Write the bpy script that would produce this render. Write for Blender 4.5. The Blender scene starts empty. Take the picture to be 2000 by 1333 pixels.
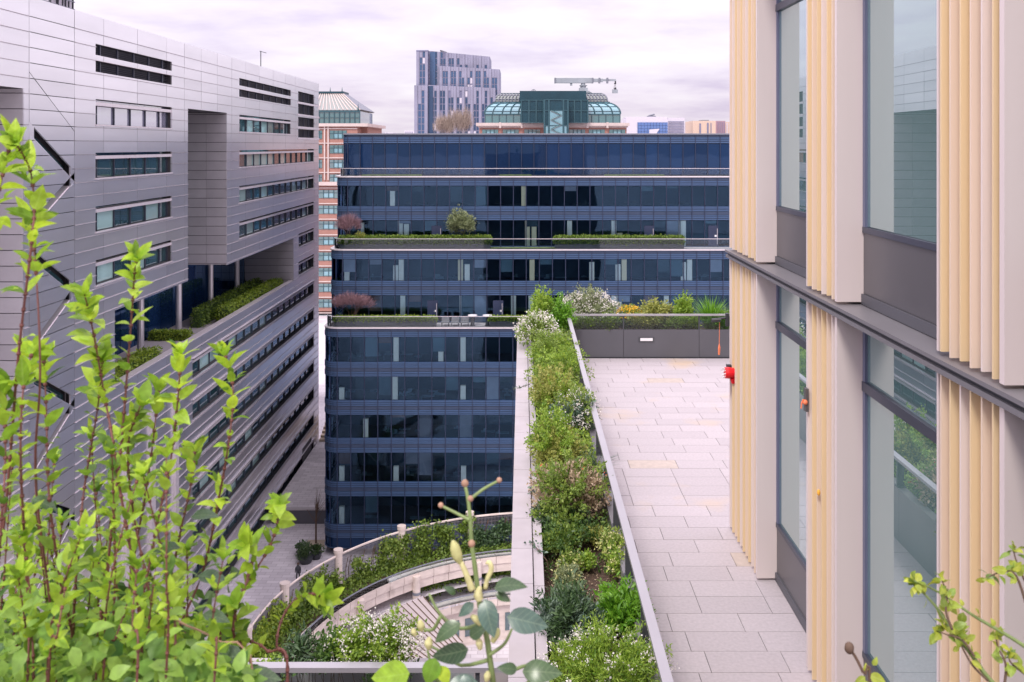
import bpy, bmesh, math, random
import numpy as np
from mathutils import Matrix, Vector
R = math.radians
random.seed(7); rng = np.random.default_rng(7)
scene = bpy.context.scene
C = scene.collection

# ---------------------------------------------------------------- camera, sky, sun, exposure
CAMZ = 6.0
cam_d = bpy.data.cameras.new('camera'); cam = bpy.data.objects.new('camera', cam_d); C.objects.link(cam)
cam.location = (0, 0, CAMZ); cam.rotation_euler = (R(90), 0, 0)
cam_d.sensor_width = 36; cam_d.lens = 33.0; cam_d.shift_x = -0.010; cam_d.shift_y = -0.191
cam_d.clip_start = 0.05; cam_d.clip_end = 6000
scene.camera = cam
cam_d.dof.use_dof = True; cam_d.dof.focus_distance = 40.0; cam_d.dof.aperture_fstop = 10.0
SUN_EL, SUN_AZ = 52, 205          # azimuth: clockwise from +Y; light comes from behind the camera, a little left
world = bpy.data.worlds.new('World'); scene.world = world; world.use_nodes = True
wn = world.node_tree.nodes; wl = world.node_tree.links; wn.clear()
wo = wn.new('ShaderNodeOutputWorld'); bg1 = wn.new('ShaderNodeBackground'); bg2 = wn.new('ShaderNodeBackground'); mixw = wn.new('ShaderNodeMixShader')
sky = wn.new('ShaderNodeTexSky'); sky.sky_type = 'NISHITA'; sky.sun_disc = False
sky.sun_elevation = R(SUN_EL); sky.sun_rotation = R(SUN_AZ); sky.dust_density = 2.0
bg1.inputs['Strength'].default_value = 0.10
wl.new(sky.outputs[0], bg1.inputs['Color'])
tc = wn.new('ShaderNodeTexCoord'); sep = wn.new('ShaderNodeSeparateXYZ'); wl.new(tc.outputs['Generated'], sep.inputs[0])
# cloud deck: direction projected on a plane overhead, so clouds flatten to the horizon
zc = wn.new('ShaderNodeMath'); zc.operation = 'MAXIMUM'; wl.new(sep.outputs['Z'], zc.inputs[0]); zc.inputs[1].default_value = 0.0
za = wn.new('ShaderNodeMath'); za.operation = 'ADD'; wl.new(zc.outputs[0], za.inputs[0]); za.inputs[1].default_value = 0.11
dx = wn.new('ShaderNodeMath'); dx.operation = 'DIVIDE'; wl.new(sep.outputs['X'], dx.inputs[0]); wl.new(za.outputs[0], dx.inputs[1])
dy = wn.new('ShaderNodeMath'); dy.operation = 'DIVIDE'; wl.new(sep.outputs['Y'], dy.inputs[0]); wl.new(za.outputs[0], dy.inputs[1])
comb = wn.new('ShaderNodeCombineXYZ'); wl.new(dx.outputs[0], comb.inputs[0]); wl.new(dy.outputs[0], comb.inputs[1])
nz = wn.new('ShaderNodeTexNoise'); nz.inputs['Scale'].default_value = 1.15; nz.inputs['Detail'].default_value = 7; nz.inputs['Roughness'].default_value = 0.55
wl.new(comb.outputs[0], nz.inputs['Vector'])
cr = wn.new('ShaderNodeValToRGB'); wl.new(nz.outputs['Fac'], cr.inputs[0])
e = cr.color_ramp.elements; e[0].position = 0.30; e[0].color = (0.70, 0.60, 0.78, 1); e[1].position = 0.66; e[1].color = (0.99, 0.93, 0.99, 1)
m_ = cr.color_ramp.elements.new(0.47); m_.color = (0.88, 0.785, 0.91, 1)
wl.new(cr.outputs[0], bg2.inputs['Color'])
cie = wn.new('ShaderNodeMath'); cie.operation = 'MULTIPLY_ADD'; wl.new(zc.outputs[0], cie.inputs[0]); cie.inputs[1].default_value = 1.25; cie.inputs[2].default_value = 0.61   # overcast sky: zenith brighter than horizon
wl.new(cie.outputs[0], bg2.inputs['Strength'])
mixw.inputs[0].default_value = 0.88
wl.new(bg1.outputs[0], mixw.inputs[1]); wl.new(bg2.outputs[0], mixw.inputs[2]); wl.new(mixw.outputs[0], wo.inputs[0])
sun_d = bpy.data.lights.new('sun', 'SUN'); sun_d.energy = 1.5; sun_d.angle = R(14); sun_d.color = (1.0, 0.95, 0.88)
sun = bpy.data.objects.new('sun', sun_d); C.objects.link(sun)
sv = Vector((math.sin(R(SUN_AZ)) * math.cos(R(SUN_EL)), math.cos(R(SUN_AZ)) * math.cos(R(SUN_EL)), math.sin(R(SUN_EL))))
sun.rotation_euler = sv.to_track_quat('Z', 'Y').to_euler(); sun.location = (0, -20, 60)
vs = scene.view_settings; vs.view_transform = 'Standard'; vs.look = 'None'; vs.exposure = 0.68; vs.gamma = 1; vs.use_curve_mapping = False
scene.cycles.max_bounces = 7; scene.cycles.transparent_max_bounces = 12; scene.cycles.caustics_reflective = False; scene.cycles.caustics_refractive = False

# ---------------------------------------------------------------- materials
def new_mat(name):
    m = bpy.data.materials.new(name); m.use_nodes = True
    return m, m.node_tree.nodes, m.node_tree.links, m.node_tree.nodes['Principled BSDF']
def mat(name, col, rough=0.6, metal=0.0, var=0.06, scale=3.0, obj_var=0.0, bump=0.0, bscale=40.0, stain=None, coord='Object', aniso=None, spec=0.5, noise_stretch=None):
    """procedural: base colour with noise variation, per-object variation, fine bump"""
    m, n, l, b = new_mat(name)
    b.inputs['Roughness'].default_value = rough; b.inputs['Metallic'].default_value = metal
    b.inputs['Specular IOR Level'].default_value = spec
    geo = n.new('ShaderNodeNewGeometry')
    src = geo.outputs['Position']
    if noise_stretch:
        mp = n.new('ShaderNodeMapping'); mp.inputs['Scale'].default_value = noise_stretch; l.new(src, mp.inputs[0]); src = mp.outputs[0]
    no = n.new('ShaderNodeTexNoise'); no.inputs['Scale'].default_value = scale; no.inputs['Detail'].default_value = 5; l.new(src, no.inputs['Vector'])
    hsv = n.new('ShaderNodeHueSaturation'); hsv.inputs['Color'].default_value = (*col, 1)
    mr = n.new('ShaderNodeMapRange'); l.new(no.outputs['Fac'], mr.inputs[0]); mr.inputs[1].default_value = 0.25; mr.inputs[2].default_value = 0.75
    mr.inputs[3].default_value = 1 - var; mr.inputs[4].default_value = 1 + var
    val = mr.outputs[0]
    if obj_var:
        oi = n.new('ShaderNodeObjectInfo'); m2 = n.new('ShaderNodeMapRange'); l.new(oi.outputs['Random'], m2.inputs[0]); m2.inputs[3].default_value = 1 - obj_var; m2.inputs[4].default_value = 1 + obj_var
        mu = n.new('ShaderNodeMath'); mu.operation = 'MULTIPLY'; l.new(val, mu.inputs[0]); l.new(m2.outputs[0], mu.inputs[1]); val = mu.outputs[0]
    l.new(val, hsv.inputs['Value'])
    out = hsv.outputs[0]
    if stain:
        sc, scol, lo, hi = stain
        n2 = n.new('ShaderNodeTexNoise'); n2.inputs['Scale'].default_value = sc; n2.inputs['Detail'].default_value = 4; l.new(geo.outputs['Position'], n2.inputs['Vector'])
        m3 = n.new('ShaderNodeMapRange'); l.new(n2.outputs['Fac'], m3.inputs[0]); m3.inputs[1].default_value = lo; m3.inputs[2].default_value = hi
        mx = n.new('ShaderNodeMixRGB'); l.new(m3.outputs[0], mx.inputs[0]); l.new(out, mx.inputs[1]); mx.inputs[2].default_value = (*scol, 1); out = mx.outputs[0]
    l.new(out, b.inputs['Base Color'])
    if bump:
        n3 = n.new('ShaderNodeTexNoise'); n3.inputs['Scale'].default_value = bscale; n3.inputs['Detail'].default_value = 3; l.new(geo.outputs['Position'], n3.inputs['Vector'])
        bp = n.new('ShaderNodeBump'); bp.inputs['Strength'].default_value = bump; bp.inputs['Distance'].default_value = 0.02; l.new(n3.outputs['Fac'], bp.inputs['Height']); l.new(bp.outputs[0], b.inputs['Normal'])
    return m
def leaf_mat(name, c1, c2, c3=None, trans=0.35, rough=0.45, per_obj=False):
    m, n, l, b = new_mat(name)
    if per_obj:
        src = n.new('ShaderNodeObjectInfo').outputs['Random']
    else:
        src = n.new('ShaderNodeNewGeometry').outputs['Random Per Island']
    cr = n.new('ShaderNodeValToRGB'); l.new(src, cr.inputs[0])
    el = cr.color_ramp.elements; el[0].color = (*c1, 1); el[1].color = (*c2, 1)
    if c3:
        k = el.new(0.5); k.color = (*c2, 1); el[2].color = (*c3, 1)
    b.inputs['Roughness'].default_value = rough
    g2 = n.new('ShaderNodeNewGeometry'); nf = n.new('ShaderNodeTexNoise'); nf.inputs['Scale'].default_value = 70; nf.inputs['Detail'].default_value = 4; l.new(g2.outputs['Position'], nf.inputs['Vector'])
    mr2 = n.new('ShaderNodeMapRange'); l.new(nf.outputs['Fac'], mr2.inputs[0]); mr2.inputs[1].default_value = .3; mr2.inputs[2].default_value = .7; mr2.inputs[3].default_value = .78; mr2.inputs[4].default_value = 1.18
    hv = n.new('ShaderNodeHueSaturation'); l.new(cr.outputs[0], hv.inputs['Color']); l.new(mr2.outputs[0], hv.inputs['Value']); cr = hv
    if per_obj:                                           # pale midrib and side veins, in the leaf's own coordinates
        tco = n.new('ShaderNodeTexCoord'); sp_ = n.new('ShaderNodeSeparateXYZ'); l.new(tco.outputs['Object'], sp_.inputs[0])
        ab = n.new('ShaderNodeMath'); ab.operation = 'ABSOLUTE'; l.new(sp_.outputs['Y'], ab.inputs[0])
        q = n.new('ShaderNodeMath'); q.operation = 'MULTIPLY_ADD'; l.new(ab.outputs[0], q.inputs[0]); q.inputs[1].default_value = -0.9; l.new(sp_.outputs['X'], q.inputs[2])
        fr_ = n.new('ShaderNodeMath'); fr_.operation = 'MULTIPLY'; l.new(q.outputs[0], fr_.inputs[0]); fr_.inputs[1].default_value = 700
        sn_ = n.new('ShaderNodeMath'); sn_.operation = 'SINE'; l.new(fr_.outputs[0], sn_.inputs[0])
        v1 = n.new('ShaderNodeMapRange'); l.new(sn_.outputs[0], v1.inputs[0]); v1.inputs[1].default_value = .80; v1.inputs[2].default_value = 1; v1.inputs[4].default_value = .7
        v2 = n.new('ShaderNodeMapRange'); l.new(ab.outputs[0], v2.inputs[0]); v2.inputs[1].default_value = .0012; v2.inputs[2].default_value = .0003
        vm_ = n.new('ShaderNodeMath'); vm_.operation = 'MAXIMUM'; l.new(v1.outputs[0], vm_.inputs[0]); l.new(v2.outputs[0], vm_.inputs[1])
        mv = n.new('ShaderNodeMixRGB'); mv.blend_type = 'ADD'; l.new(vm_.outputs[0], mv.inputs[0]); l.new(cr.outputs[0], mv.inputs[1]); mv.inputs[2].default_value = (.06, .07, .04, 1); cr = mv
    l.new(cr.outputs[0], b.inputs['Base Color'])
    tr = n.new('ShaderNodeBsdfTranslucent'); l.new(cr.outputs[0], tr.inputs[0])
    mx = n.new('ShaderNodeMixShader'); mx.inputs[0].default_value = trans
    l.new(b.outputs[0], mx.inputs[1]); l.new(tr.outputs[0], mx.inputs[2]); l.new(mx.outputs[0], n['Material Output'].inputs[0])
    return m
def glass_opaque(name, col, refl=0.25, rough=0.02, tint=(1, 1, 1), var=0.25, wob=0.0):
    """coated facade glass: dark body with a mirror coat that strengthens at grazing angles"""
    m, n, l, b = new_mat(name)
    oi = n.new('ShaderNodeObjectInfo'); hsv = n.new('ShaderNodeHueSaturation'); hsv.inputs['Color'].default_value = (*col, 1)
    mr = n.new('ShaderNodeMapRange'); l.new(oi.outputs['Random'], mr.inputs[0]); mr.inputs[3].default_value = 1 - var; mr.inputs[4].default_value = 1 + var; l.new(mr.outputs[0], hsv.inputs['Value'])
    b.inputs['Roughness'].default_value = 0.5; b.inputs['Specular IOR Level'].default_value = 0.0; l.new(hsv.outputs[0], b.inputs['Base Color'])
    g = n.new('ShaderNodeBsdfGlossy'); g.inputs['Roughness'].default_value = rough; g.inputs['Color'].default_value = (*tint, 1)
    lw = n.new('ShaderNodeFresnel'); lw.inputs['IOR'].default_value = 1.5
    ad = n.new('ShaderNodeMath'); ad.operation = 'MULTIPLY_ADD'; l.new(lw.outputs[0], ad.inputs[0]); ad.inputs[1].default_value = 1.3; ad.inputs[2].default_value = refl; ad.use_clamp = True
    if wob:
        geo = n.new('ShaderNodeNewGeometry'); nn = n.new('ShaderNodeTexNoise'); nn.inputs['Scale'].default_value = 0.35; nn.inputs['Detail'].default_value = 1.5; l.new(geo.outputs['Position'], nn.inputs['Vector'])
        bp = n.new('ShaderNodeBump'); bp.inputs['Strength'].default_value = 1.0; bp.inputs['Distance'].default_value = wob; l.new(nn.outputs['Fac'], bp.inputs['Height']); l.new(bp.outputs[0], g.inputs['Normal'])
    mx = n.new('ShaderNodeMixShader'); l.new(ad.outputs[0], mx.inputs[0]); l.new(b.outputs[0], mx.inputs[1]); l.new(g.outputs[0], mx.inputs[2]); l.new(mx.outputs[0], n['Material Output'].inputs[0])
    return m
def glass_clear(name, tint, refl=0.08, rcol=(1, 1, 1), wob=0.0):
    m, n, l, b = new_mat(name); n.remove(b)
    t = n.new('ShaderNodeBsdfTransparent'); t.inputs[0].default_value = (*tint, 1)
    g = n.new('ShaderNodeBsdfGlossy'); g.inputs['Roughness'].default_value = 0.02; g.inputs['Color'].default_value = (*rcol, 1)
    if wob:
        geo = n.new('ShaderNodeNewGeometry'); nn = n.new('ShaderNodeTexNoise'); nn.inputs['Scale'].default_value = 0.22; nn.inputs['Detail'].default_value = 1.5; l.new(geo.outputs['Position'], nn.inputs['Vector'])
        bp = n.new('ShaderNodeBump'); bp.inputs['Strength'].default_value = 1.0; bp.inputs['Distance'].default_value = wob; l.new(nn.outputs['Fac'], bp.inputs['Height']); l.new(bp.outputs[0], g.inputs['Normal'])
    lw = n.new('ShaderNodeFresnel'); lw.inputs['IOR'].default_value = 1.45
    ad = n.new('ShaderNodeMath'); ad.operation = 'ADD'; l.new(lw.outputs[0], ad.inputs[0]); ad.inputs[1].default_value = refl; ad.use_clamp = True
    mx = n.new('ShaderNodeMixShader'); l.new(ad.outputs[0], mx.inputs[0]); l.new(t.outputs[0], mx.inputs[1]); l.new(g.outputs[0], mx.inputs[2]); l.new(mx.outputs[0], n['Material Output'].inputs[0])
    return m

M = {}
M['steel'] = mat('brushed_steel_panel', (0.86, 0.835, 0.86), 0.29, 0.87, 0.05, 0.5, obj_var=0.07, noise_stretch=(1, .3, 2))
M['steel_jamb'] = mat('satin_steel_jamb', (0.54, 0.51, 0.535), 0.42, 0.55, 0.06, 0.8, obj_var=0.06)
M['steel_trim'] = mat('bright_steel_trim', (0.74, 0.68, 0.70), 0.4, 0.5, 0.05)
M['joint'] = mat('dark_joint', (0.055, 0.05, 0.055), 0.8)
M['dark'] = mat('dark_metal', (0.035, 0.037, 0.045), 0.5, 0.0, 0.1)
M['louvre'] = mat('dark_louvre', (0.05, 0.05, 0.075), 0.5)
M['pane_teal'] = glass_opaque('teal_pane', (0.030, 0.075, 0.085), 0.10, wob=0.004)
M['pane_blind'] = glass_opaque('blind_pane', (0.30, 0.46, 0.44), 0.08, var=0.3, wob=0.004)
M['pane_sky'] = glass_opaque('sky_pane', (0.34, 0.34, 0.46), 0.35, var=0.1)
M['tile'] = mat('granite_tile', (0.415, 0.375, 0.388), 0.62, 0, 0.10, 24, obj_var=0.05, bump=0.15, bscale=160, stain=(0.55, (0.49, 0.385, 0.29), 0.57, 0.72))
M['tile_ochre'] = mat('ochre_granite_tile', (0.44, 0.375, 0.33), 0.62, 0, 0.12, 9, obj_var=0.04, bump=0.15, bscale=160)
M['grout'] = mat('grout', (0.10, 0.09, 0.09), 0.9)
M['fin_pink'] = mat('pale_pink_fin', (0.73, 0.635, 0.595), 0.42, 0, 0.035, 5, noise_stretch=(1, 1, .08))
M['fin_yellow'] = mat('golden_fin', (0.74, 0.575, 0.35), 0.4, 0, 0.035, 5, noise_stretch=(1, 1, .08))
M['fin_beige'] = mat('beige_fin', (0.74, 0.60, 0.48), 0.4, 0, 0.035, 5, noise_stretch=(1, 1, .08))
M['reveal'] = mat('pink_grey_reveal', (0.67, 0.585, 0.565), 0.45, 0, 0.035, 2.0, bump=0.03, bscale=90, noise_stretch=(1, 1, .12))
M['anodised'] = mat('grey_spandrel', (0.13, 0.125, 0.135), 0.38, 0.35, 0.05, 1.5)
M['ledge'] = mat('grey_ledge', (0.22, 0.21, 0.225), 0.42, 0.3, 0.05, 2)
M['frame'] = mat('dark_frame', (0.045, 0.05, 0.075), 0.4)
M['frame_blue'] = mat('violet_grey_frame', (0.13, 0.14, 0.22), 0.4)
M['glass_r'] = glass_opaque('reflective_window_glass', (0.155, 0.265, 0.26), 0.30, 0.0, (0.90, 0.98, 1.0), var=0.05)
M['planter'] = mat('charcoal_planter_panel', (0.105, 0.105, 0.12), 0.5, 0.2, 0.05, 1.5)
M['rail'] = mat('brushed_rail', (0.40, 0.385, 0.41), 0.36, 0.4, 0.04)
M['post'] = mat('dark_grey_post', (0.07, 0.075, 0.085), 0.45, 0.3)
M['slate_clad'] = mat('slate_blue_cladding', (0.06, 0.078, 0.13), 0.3, 0.1, 0.2, 0.3)
M['stone'] = mat('pale_coping_stone', (0.40, 0.365, 0.38), 0.7, 0, 0.06, 4, obj_var=0.03, bump=0.1, bscale=90, stain=(1.2, (0.36, 0.32, 0.31), 0.5, 0.85))
M['trav'] = mat('travertine', (0.66, 0.565, 0.51), 0.75, 0, 0.14, 0.9, noise_stretch=(1, 1, 3), stain=(0.5, (0.33, 0.26, 0.23), 0.55, 0.8))
M['soil'] = mat('bark_mulch', (0.075, 0.045, 0.03), 0.95, 0, 0.5, 25, bump=0.9, bscale=45)
M['plaza'] = mat('plaza_paving', (0.66, 0.62, 0.645), 0.8, 0, 0.12, 0.35, stain=(0.08, (0.46, 0.425, 0.455), 0.5, 0.75))
def paving(m, bw, bh, mortar):
    n, l = m.node_tree.nodes, m.node_tree.links; b = n['Principled BSDF']
    src = b.inputs['Base Color'].links[0].from_socket
    br = n.new('ShaderNodeTexBrick'); geo = n.new('ShaderNodeNewGeometry'); l.new(geo.outputs['Position'], br.inputs['Vector'])
    br.inputs['Scale'].default_value = 1.0; br.inputs['Brick Width'].default_value = bw; br.inputs['Row Height'].default_value = bh; br.inputs['Mortar Size'].default_value = mortar
    br.inputs['Color1'].default_value = (1, 1, 1, 1); br.inputs['Color2'].default_value = (.80, .79, .80, 1); br.inputs['Mortar'].default_value = (.55, .53, .53, 1)
    mx = n.new('ShaderNodeMixRGB'); mx.blend_type = 'MULTIPLY'; mx.inputs[0].default_value = 1; l.new(src, mx.inputs[1]); l.new(br.outputs[0], mx.inputs[2]); l.new(mx.outputs[0], b.inputs['Base Color'])
paving(M['plaza'], 1.2, .6, .02)
M['white'] = mat('white_paint', (0.75, 0.74, 0.76), 0.5)
M['navy'] = mat('navy_panel', (0.012, 0.038, 0.092), 0.36, 0.1, 0.12, 0.6, obj_var=0.15)
M['navy_plain'] = mat('navy_band', (0.038, 0.060, 0.112), 0.45, 0.1, 0.08, 0.8)
M['slat'] = mat('blue_grey_slat', (0.062, 0.115, 0.225), 0.45, 0.2, 0.08, 0.8)
M['mullion'] = mat('dark_blue_mullion', (0.02, 0.03, 0.07), 0.4)
M['glass_b'] = glass_clear('blue_tinted_glass', (0.86, 0.95, 0.98), 0.0, (0.36, 0.62, 0.95), wob=0.045)
M['glass_n'] = glass_opaque('navy_glass', (0.008, 0.024, 0.070), 0.0, 0.02, (0.40, 0.62, 0.95), wob=0.006)
M['glass_bal'] = glass_clear('balustrade_glass', (0.88, 0.94, 0.95), -0.01)
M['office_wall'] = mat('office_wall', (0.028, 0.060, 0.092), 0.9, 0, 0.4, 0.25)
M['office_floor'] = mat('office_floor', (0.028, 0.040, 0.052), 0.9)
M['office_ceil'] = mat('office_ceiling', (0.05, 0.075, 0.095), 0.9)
M['col_white'] = mat('white_column', (0.97, 0.94, 0.85), 0.6)
M['col_cream'] = mat('cream_column', (0.90, 0.76, 0.50), 0.6)
M['blind'] = mat('roller_blind', (0.055, 0.10, 0.135), 0.8, 0, 0.1, 0.6, obj_var=0.6)
M['blind_pale'] = mat('pale_lilac_blind', (0.24, 0.26, 0.34), 0.8, 0, 0.15, 0.8, obj_var=0.3)
M['blind_warm'] = mat('warm_partition', (0.14, 0.085, 0.085), 0.8, 0, 0.2, 0.8, obj_var=0.4)
M['brick'] = mat('red_brick', (0.36, 0.185, 0.15), 0.8, 0, 0.10, 0.6)
M['brick_pale'] = mat('pale_stone_band', (0.58, 0.48, 0.45), 0.8, 0, 0.08, 0.6)
M['teal'] = mat('dark_teal_cladding', (0.012, 0.052, 0.072), 0.4, 0.1, 0.12, 0.4)
M['teal_frame'] = mat('teal_frame', (0.03, 0.085, 0.105), 0.45)
M['teal_glass'] = glass_opaque('pale_teal_glass', (0.15, 0.34, 0.40), 0.10, var=0.12)
M['teal_glass_d'] = glass_opaque('dark_teal_glass', (0.03, 0.13, 0.14), 0.12)
M['cream_roof'] = mat('cream_seam_roof', (0.27, 0.29, 0.28), 0.5, 0.1, 0.06, 0.4)
M['slate'] = mat('slate_roof', (0.20, 0.21, 0.25), 0.6)
M['tower'] = mat('lilac_cladding', (0.26, 0.26, 0.345), 0.5, 0.2, 0.14, 0.15)
M['tower_dark'] = mat('grey_violet_cladding', (0.17, 0.175, 0.27), 0.5, 0.1, 0.15, 0.15)
M['tower_glass'] = glass_opaque('tower_glass', (0.045, 0.080, 0.15), 0.0, tint=(.7, .8, 1), var=0.4)
M['far_white'] = mat('far_white_cladding', (0.55, 0.52, 0.58), 0.6)
M['far_blue'] = glass_opaque('far_blue_glass', (0.05, 0.12, 0.32), 0.1)
M['far_buff'] = mat('buff_brick', (0.55, 0.42, 0.33), 0.8)
M['far_plum'] = mat('plum_brick', (0.34, 0.22, 0.26), 0.8)
M['crane'] = mat('grey_crane_paint', (0.34, 0.37, 0.40), 0.5, 0.1, 0.15, 0.6)
M['seam'] = mat('seam_metal', (0.58, 0.50, 0.48), 0.5, 0.3, 0.05)
M['red'] = mat('red_plastic', (0.72, 0.012, 0.02), 0.35)
M['orange'] = mat('orange_cord', (0.80, 0.22, 0.10), 0.6)
M['ochre'] = mat('ochre_mark', (0.80, 0.42, 0.05), 0.7)
M['grass'] = mat('green_roof', (0.16, 0.22, 0.06), 0.9, 0, 0.4, 1.5, bump=0.5, bscale=6)
M['timber'] = mat('beige_stone_step', (0.42, 0.34, 0.26), 0.8)
# foliage
M['stem_red'] = mat('red_brown_stem', (0.15, 0.050, 0.040), 0.55, 0, 0.25, 30)
M['stem_green'] = mat('green_stem', (0.16, 0.22, 0.07), 0.5, 0, 0.2, 30)
M['stem_brown'] = mat('brown_twig', (0.12, 0.075, 0.05), 0.8, 0, 0.2, 20)
M['twig_mauve'] = leaf_mat('mauve_twigs', (0.20, 0.11, 0.13), (0.34, 0.20, 0.22), trans=0.0, rough=0.8)
M['twig_tan'] = leaf_mat('tan_twigs', (0.36, 0.28, 0.24), (0.50, 0.40, 0.33), trans=0.0, rough=0.8)
M['leaf_lime'] = leaf_mat('lime_leaf', (0.09, 0.20, 0.025), (0.50, 0.70, 0.06), (0.25, 0.45, 0.045), 0.5, 0.42)
M['leaf_lime_o'] = leaf_mat('lime_leaf_single', (0.18, 0.36, 0.03), (0.54, 0.73, 0.05), (0.34, 0.56, 0.045), 0.5, 0.42, per_obj=True)
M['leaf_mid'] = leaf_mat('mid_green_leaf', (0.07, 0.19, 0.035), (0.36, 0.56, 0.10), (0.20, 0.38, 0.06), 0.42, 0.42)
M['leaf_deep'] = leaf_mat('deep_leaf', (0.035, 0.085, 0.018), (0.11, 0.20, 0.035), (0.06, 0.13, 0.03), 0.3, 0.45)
M['leaf_green'] = leaf_mat('green_leaf', (0.08, 0.16, 0.025), (0.30, 0.40, 0.07), (0.17, 0.27, 0.045), 0.35, 0.5)
M['leaf_bright'] = leaf_mat('bright_leaf', (0.10, 0.22, 0.02), (0.36, 0.50, 0.06), (0.20, 0.34, 0.04), 0.38, 0.5)
M['leaf_vivid'] = leaf_mat('vivid_leaf', (0.05, 0.17, 0.012), (0.20, 0.42, 0.03), (0.12, 0.29, 0.02), 0.35, 0.4)
M['leaf_dark'] = leaf_mat('dark_leaf', (0.022, 0.055, 0.022), (0.09, 0.16, 0.055), (0.05, 0.10, 0.04), 0.2, 0.45)
M['leaf_sage'] = leaf_mat('sage_leaf', (0.04, 0.09, 0.06), (0.22, 0.30, 0.22), (0.10, 0.17, 0.11), 0.2, 0.5)
M['leaf_cream'] = leaf_mat('cream_pink_leaf', (0.16, 0.17, 0.06), (0.62, 0.46, 0.33), (0.40, 0.31, 0.20), 0.3, 0.5)
M['leaf_blue'] = leaf_mat('blue_green_leaf', (0.04, 0.09, 0.06), (0.13, 0.19, 0.16), trans=0.12, rough=0.30, per_obj=True)
M['leaf_darkgl'] = leaf_mat('dark_glossy_leaf', (0.020, 0.05, 0.018), (0.06, 0.11, 0.04), trans=0.12, rough=0.28, per_obj=True)
M['leaf_rose'] = leaf_mat('rose_leaf', (0.12, 0.22, 0.03), (0.46, 0.50, 0.05), (0.20, 0.32, 0.05), 0.35, 0.4, per_obj=True)
M['bud'] = leaf_mat('yellow_bud', (0.50, 0.50, 0.20), (0.64, 0.60, 0.30), trans=0.2, rough=0.5, per_obj=True)
M['bud_tan'] = mat('tan_bud', (0.34, 0.20, 0.13), 0.7, 0, .25, 60)
M['petal_white'] = leaf_mat('white_petal', (0.70, 0.66, 0.58), (0.90, 0.86, 0.82), trans=0.3, rough=0.7)
M['petal_yellow'] = leaf_mat('yellow_petal', (0.70, 0.38, 0.02), (0.85, 0.60, 0.06), trans=0.3, rough=0.7)
M['petal_lime'] = leaf_mat('lime_petal', (0.50, 0.52, 0.16), (0.75, 0.72, 0.35), trans=0.3, rough=0.7)
M['petal_red'] = leaf_mat('red_petal', (0.65, 0.06, 0.03), (0.75, 0.16, 0.06), trans=0.3, rough=0.7)
M['leaf_olive'] = leaf_mat('olive_leaf', (0.09, 0.13, 0.05), (0.34, 0.38, 0.19), (0.19, 0.24, 0.11), 0.3, 0.5)
M['hedge'] = leaf_mat('hedge_leaf', (0.05, 0.11, 0.015), (0.22, 0.32, 0.04), (0.12, 0.2, 0.03), 0.3, 0.5)
M['hedge_lime'] = leaf_mat('lime_hedge_leaf', (0.10, 0.20, 0.02), (0.36, 0.46, 0.05), (0.20, 0.32, 0.03), 0.3, 0.5)
M['hedge_dark'] = leaf_mat('dark_hedge_leaf', (0.02, 0.05, 0.015), (0.07, 0.12, 0.03), trans=0.2, rough=0.5)
M['leaf_gold'] = leaf_mat('yellow_green_leaf', (0.16, 0.22, 0.04), (0.42, 0.42, 0.10), (0.26, 0.30, 0.06), 0.3, 0.5)

# ---------------------------------------------------------------- builders
W = {}                                    # world matrix of every object
def link(o, parent=None):
    C.objects.link(o)
    W[o.name] = o.matrix_basis.copy()
    if parent is not None:
        o.parent = parent; o.matrix_parent_inverse = W[parent.name].inverted()
    return o
def tag(o, label=None, cat=None, group=None, kind=None):
    if label: o['label'] = label
    if cat: o['category'] = cat
    if group: o['group'] = group
    if kind: o['kind'] = kind
    return o
def thing(name, loc, label, cat, group=None):
    o = bpy.data.objects.new(name, None); o.empty_display_size = 0.3
    o.matrix_basis = Matrix.Translation(loc); link(o)
    return tag(o, label, cat, group)
_cube = {}
def cube_mesh(mk):
    if mk not in _cube:
        me = bpy.data.meshes.new('block_' + mk)
        v = [(x, y, z) for x in (-.5, .5) for y in (-.5, .5) for z in (-.5, .5)]
        me.from_pydata(v, [], [(0, 1, 3, 2), (4, 6, 7, 5), (0, 4, 5, 1), (2, 3, 7, 6), (0, 2, 6, 4), (1, 5, 7, 3)])
        me.materials.append(M[mk]); _cube[mk] = me
    return _cube[mk]
def bo(name, x0, x1, y0, y1, z0, z1, mk, parent):
    """one box piece that shares its mesh with its like"""
    o = bpy.data.objects.new(name, cube_mesh(mk))
    o.matrix_basis = Matrix.LocRotScale(((x0 + x1) / 2, (y0 + y1) / 2, (z0 + z1) / 2), None, (abs(x1 - x0), abs(y1 - y0), abs(z1 - z0)))
    return link(o, parent)
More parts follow.
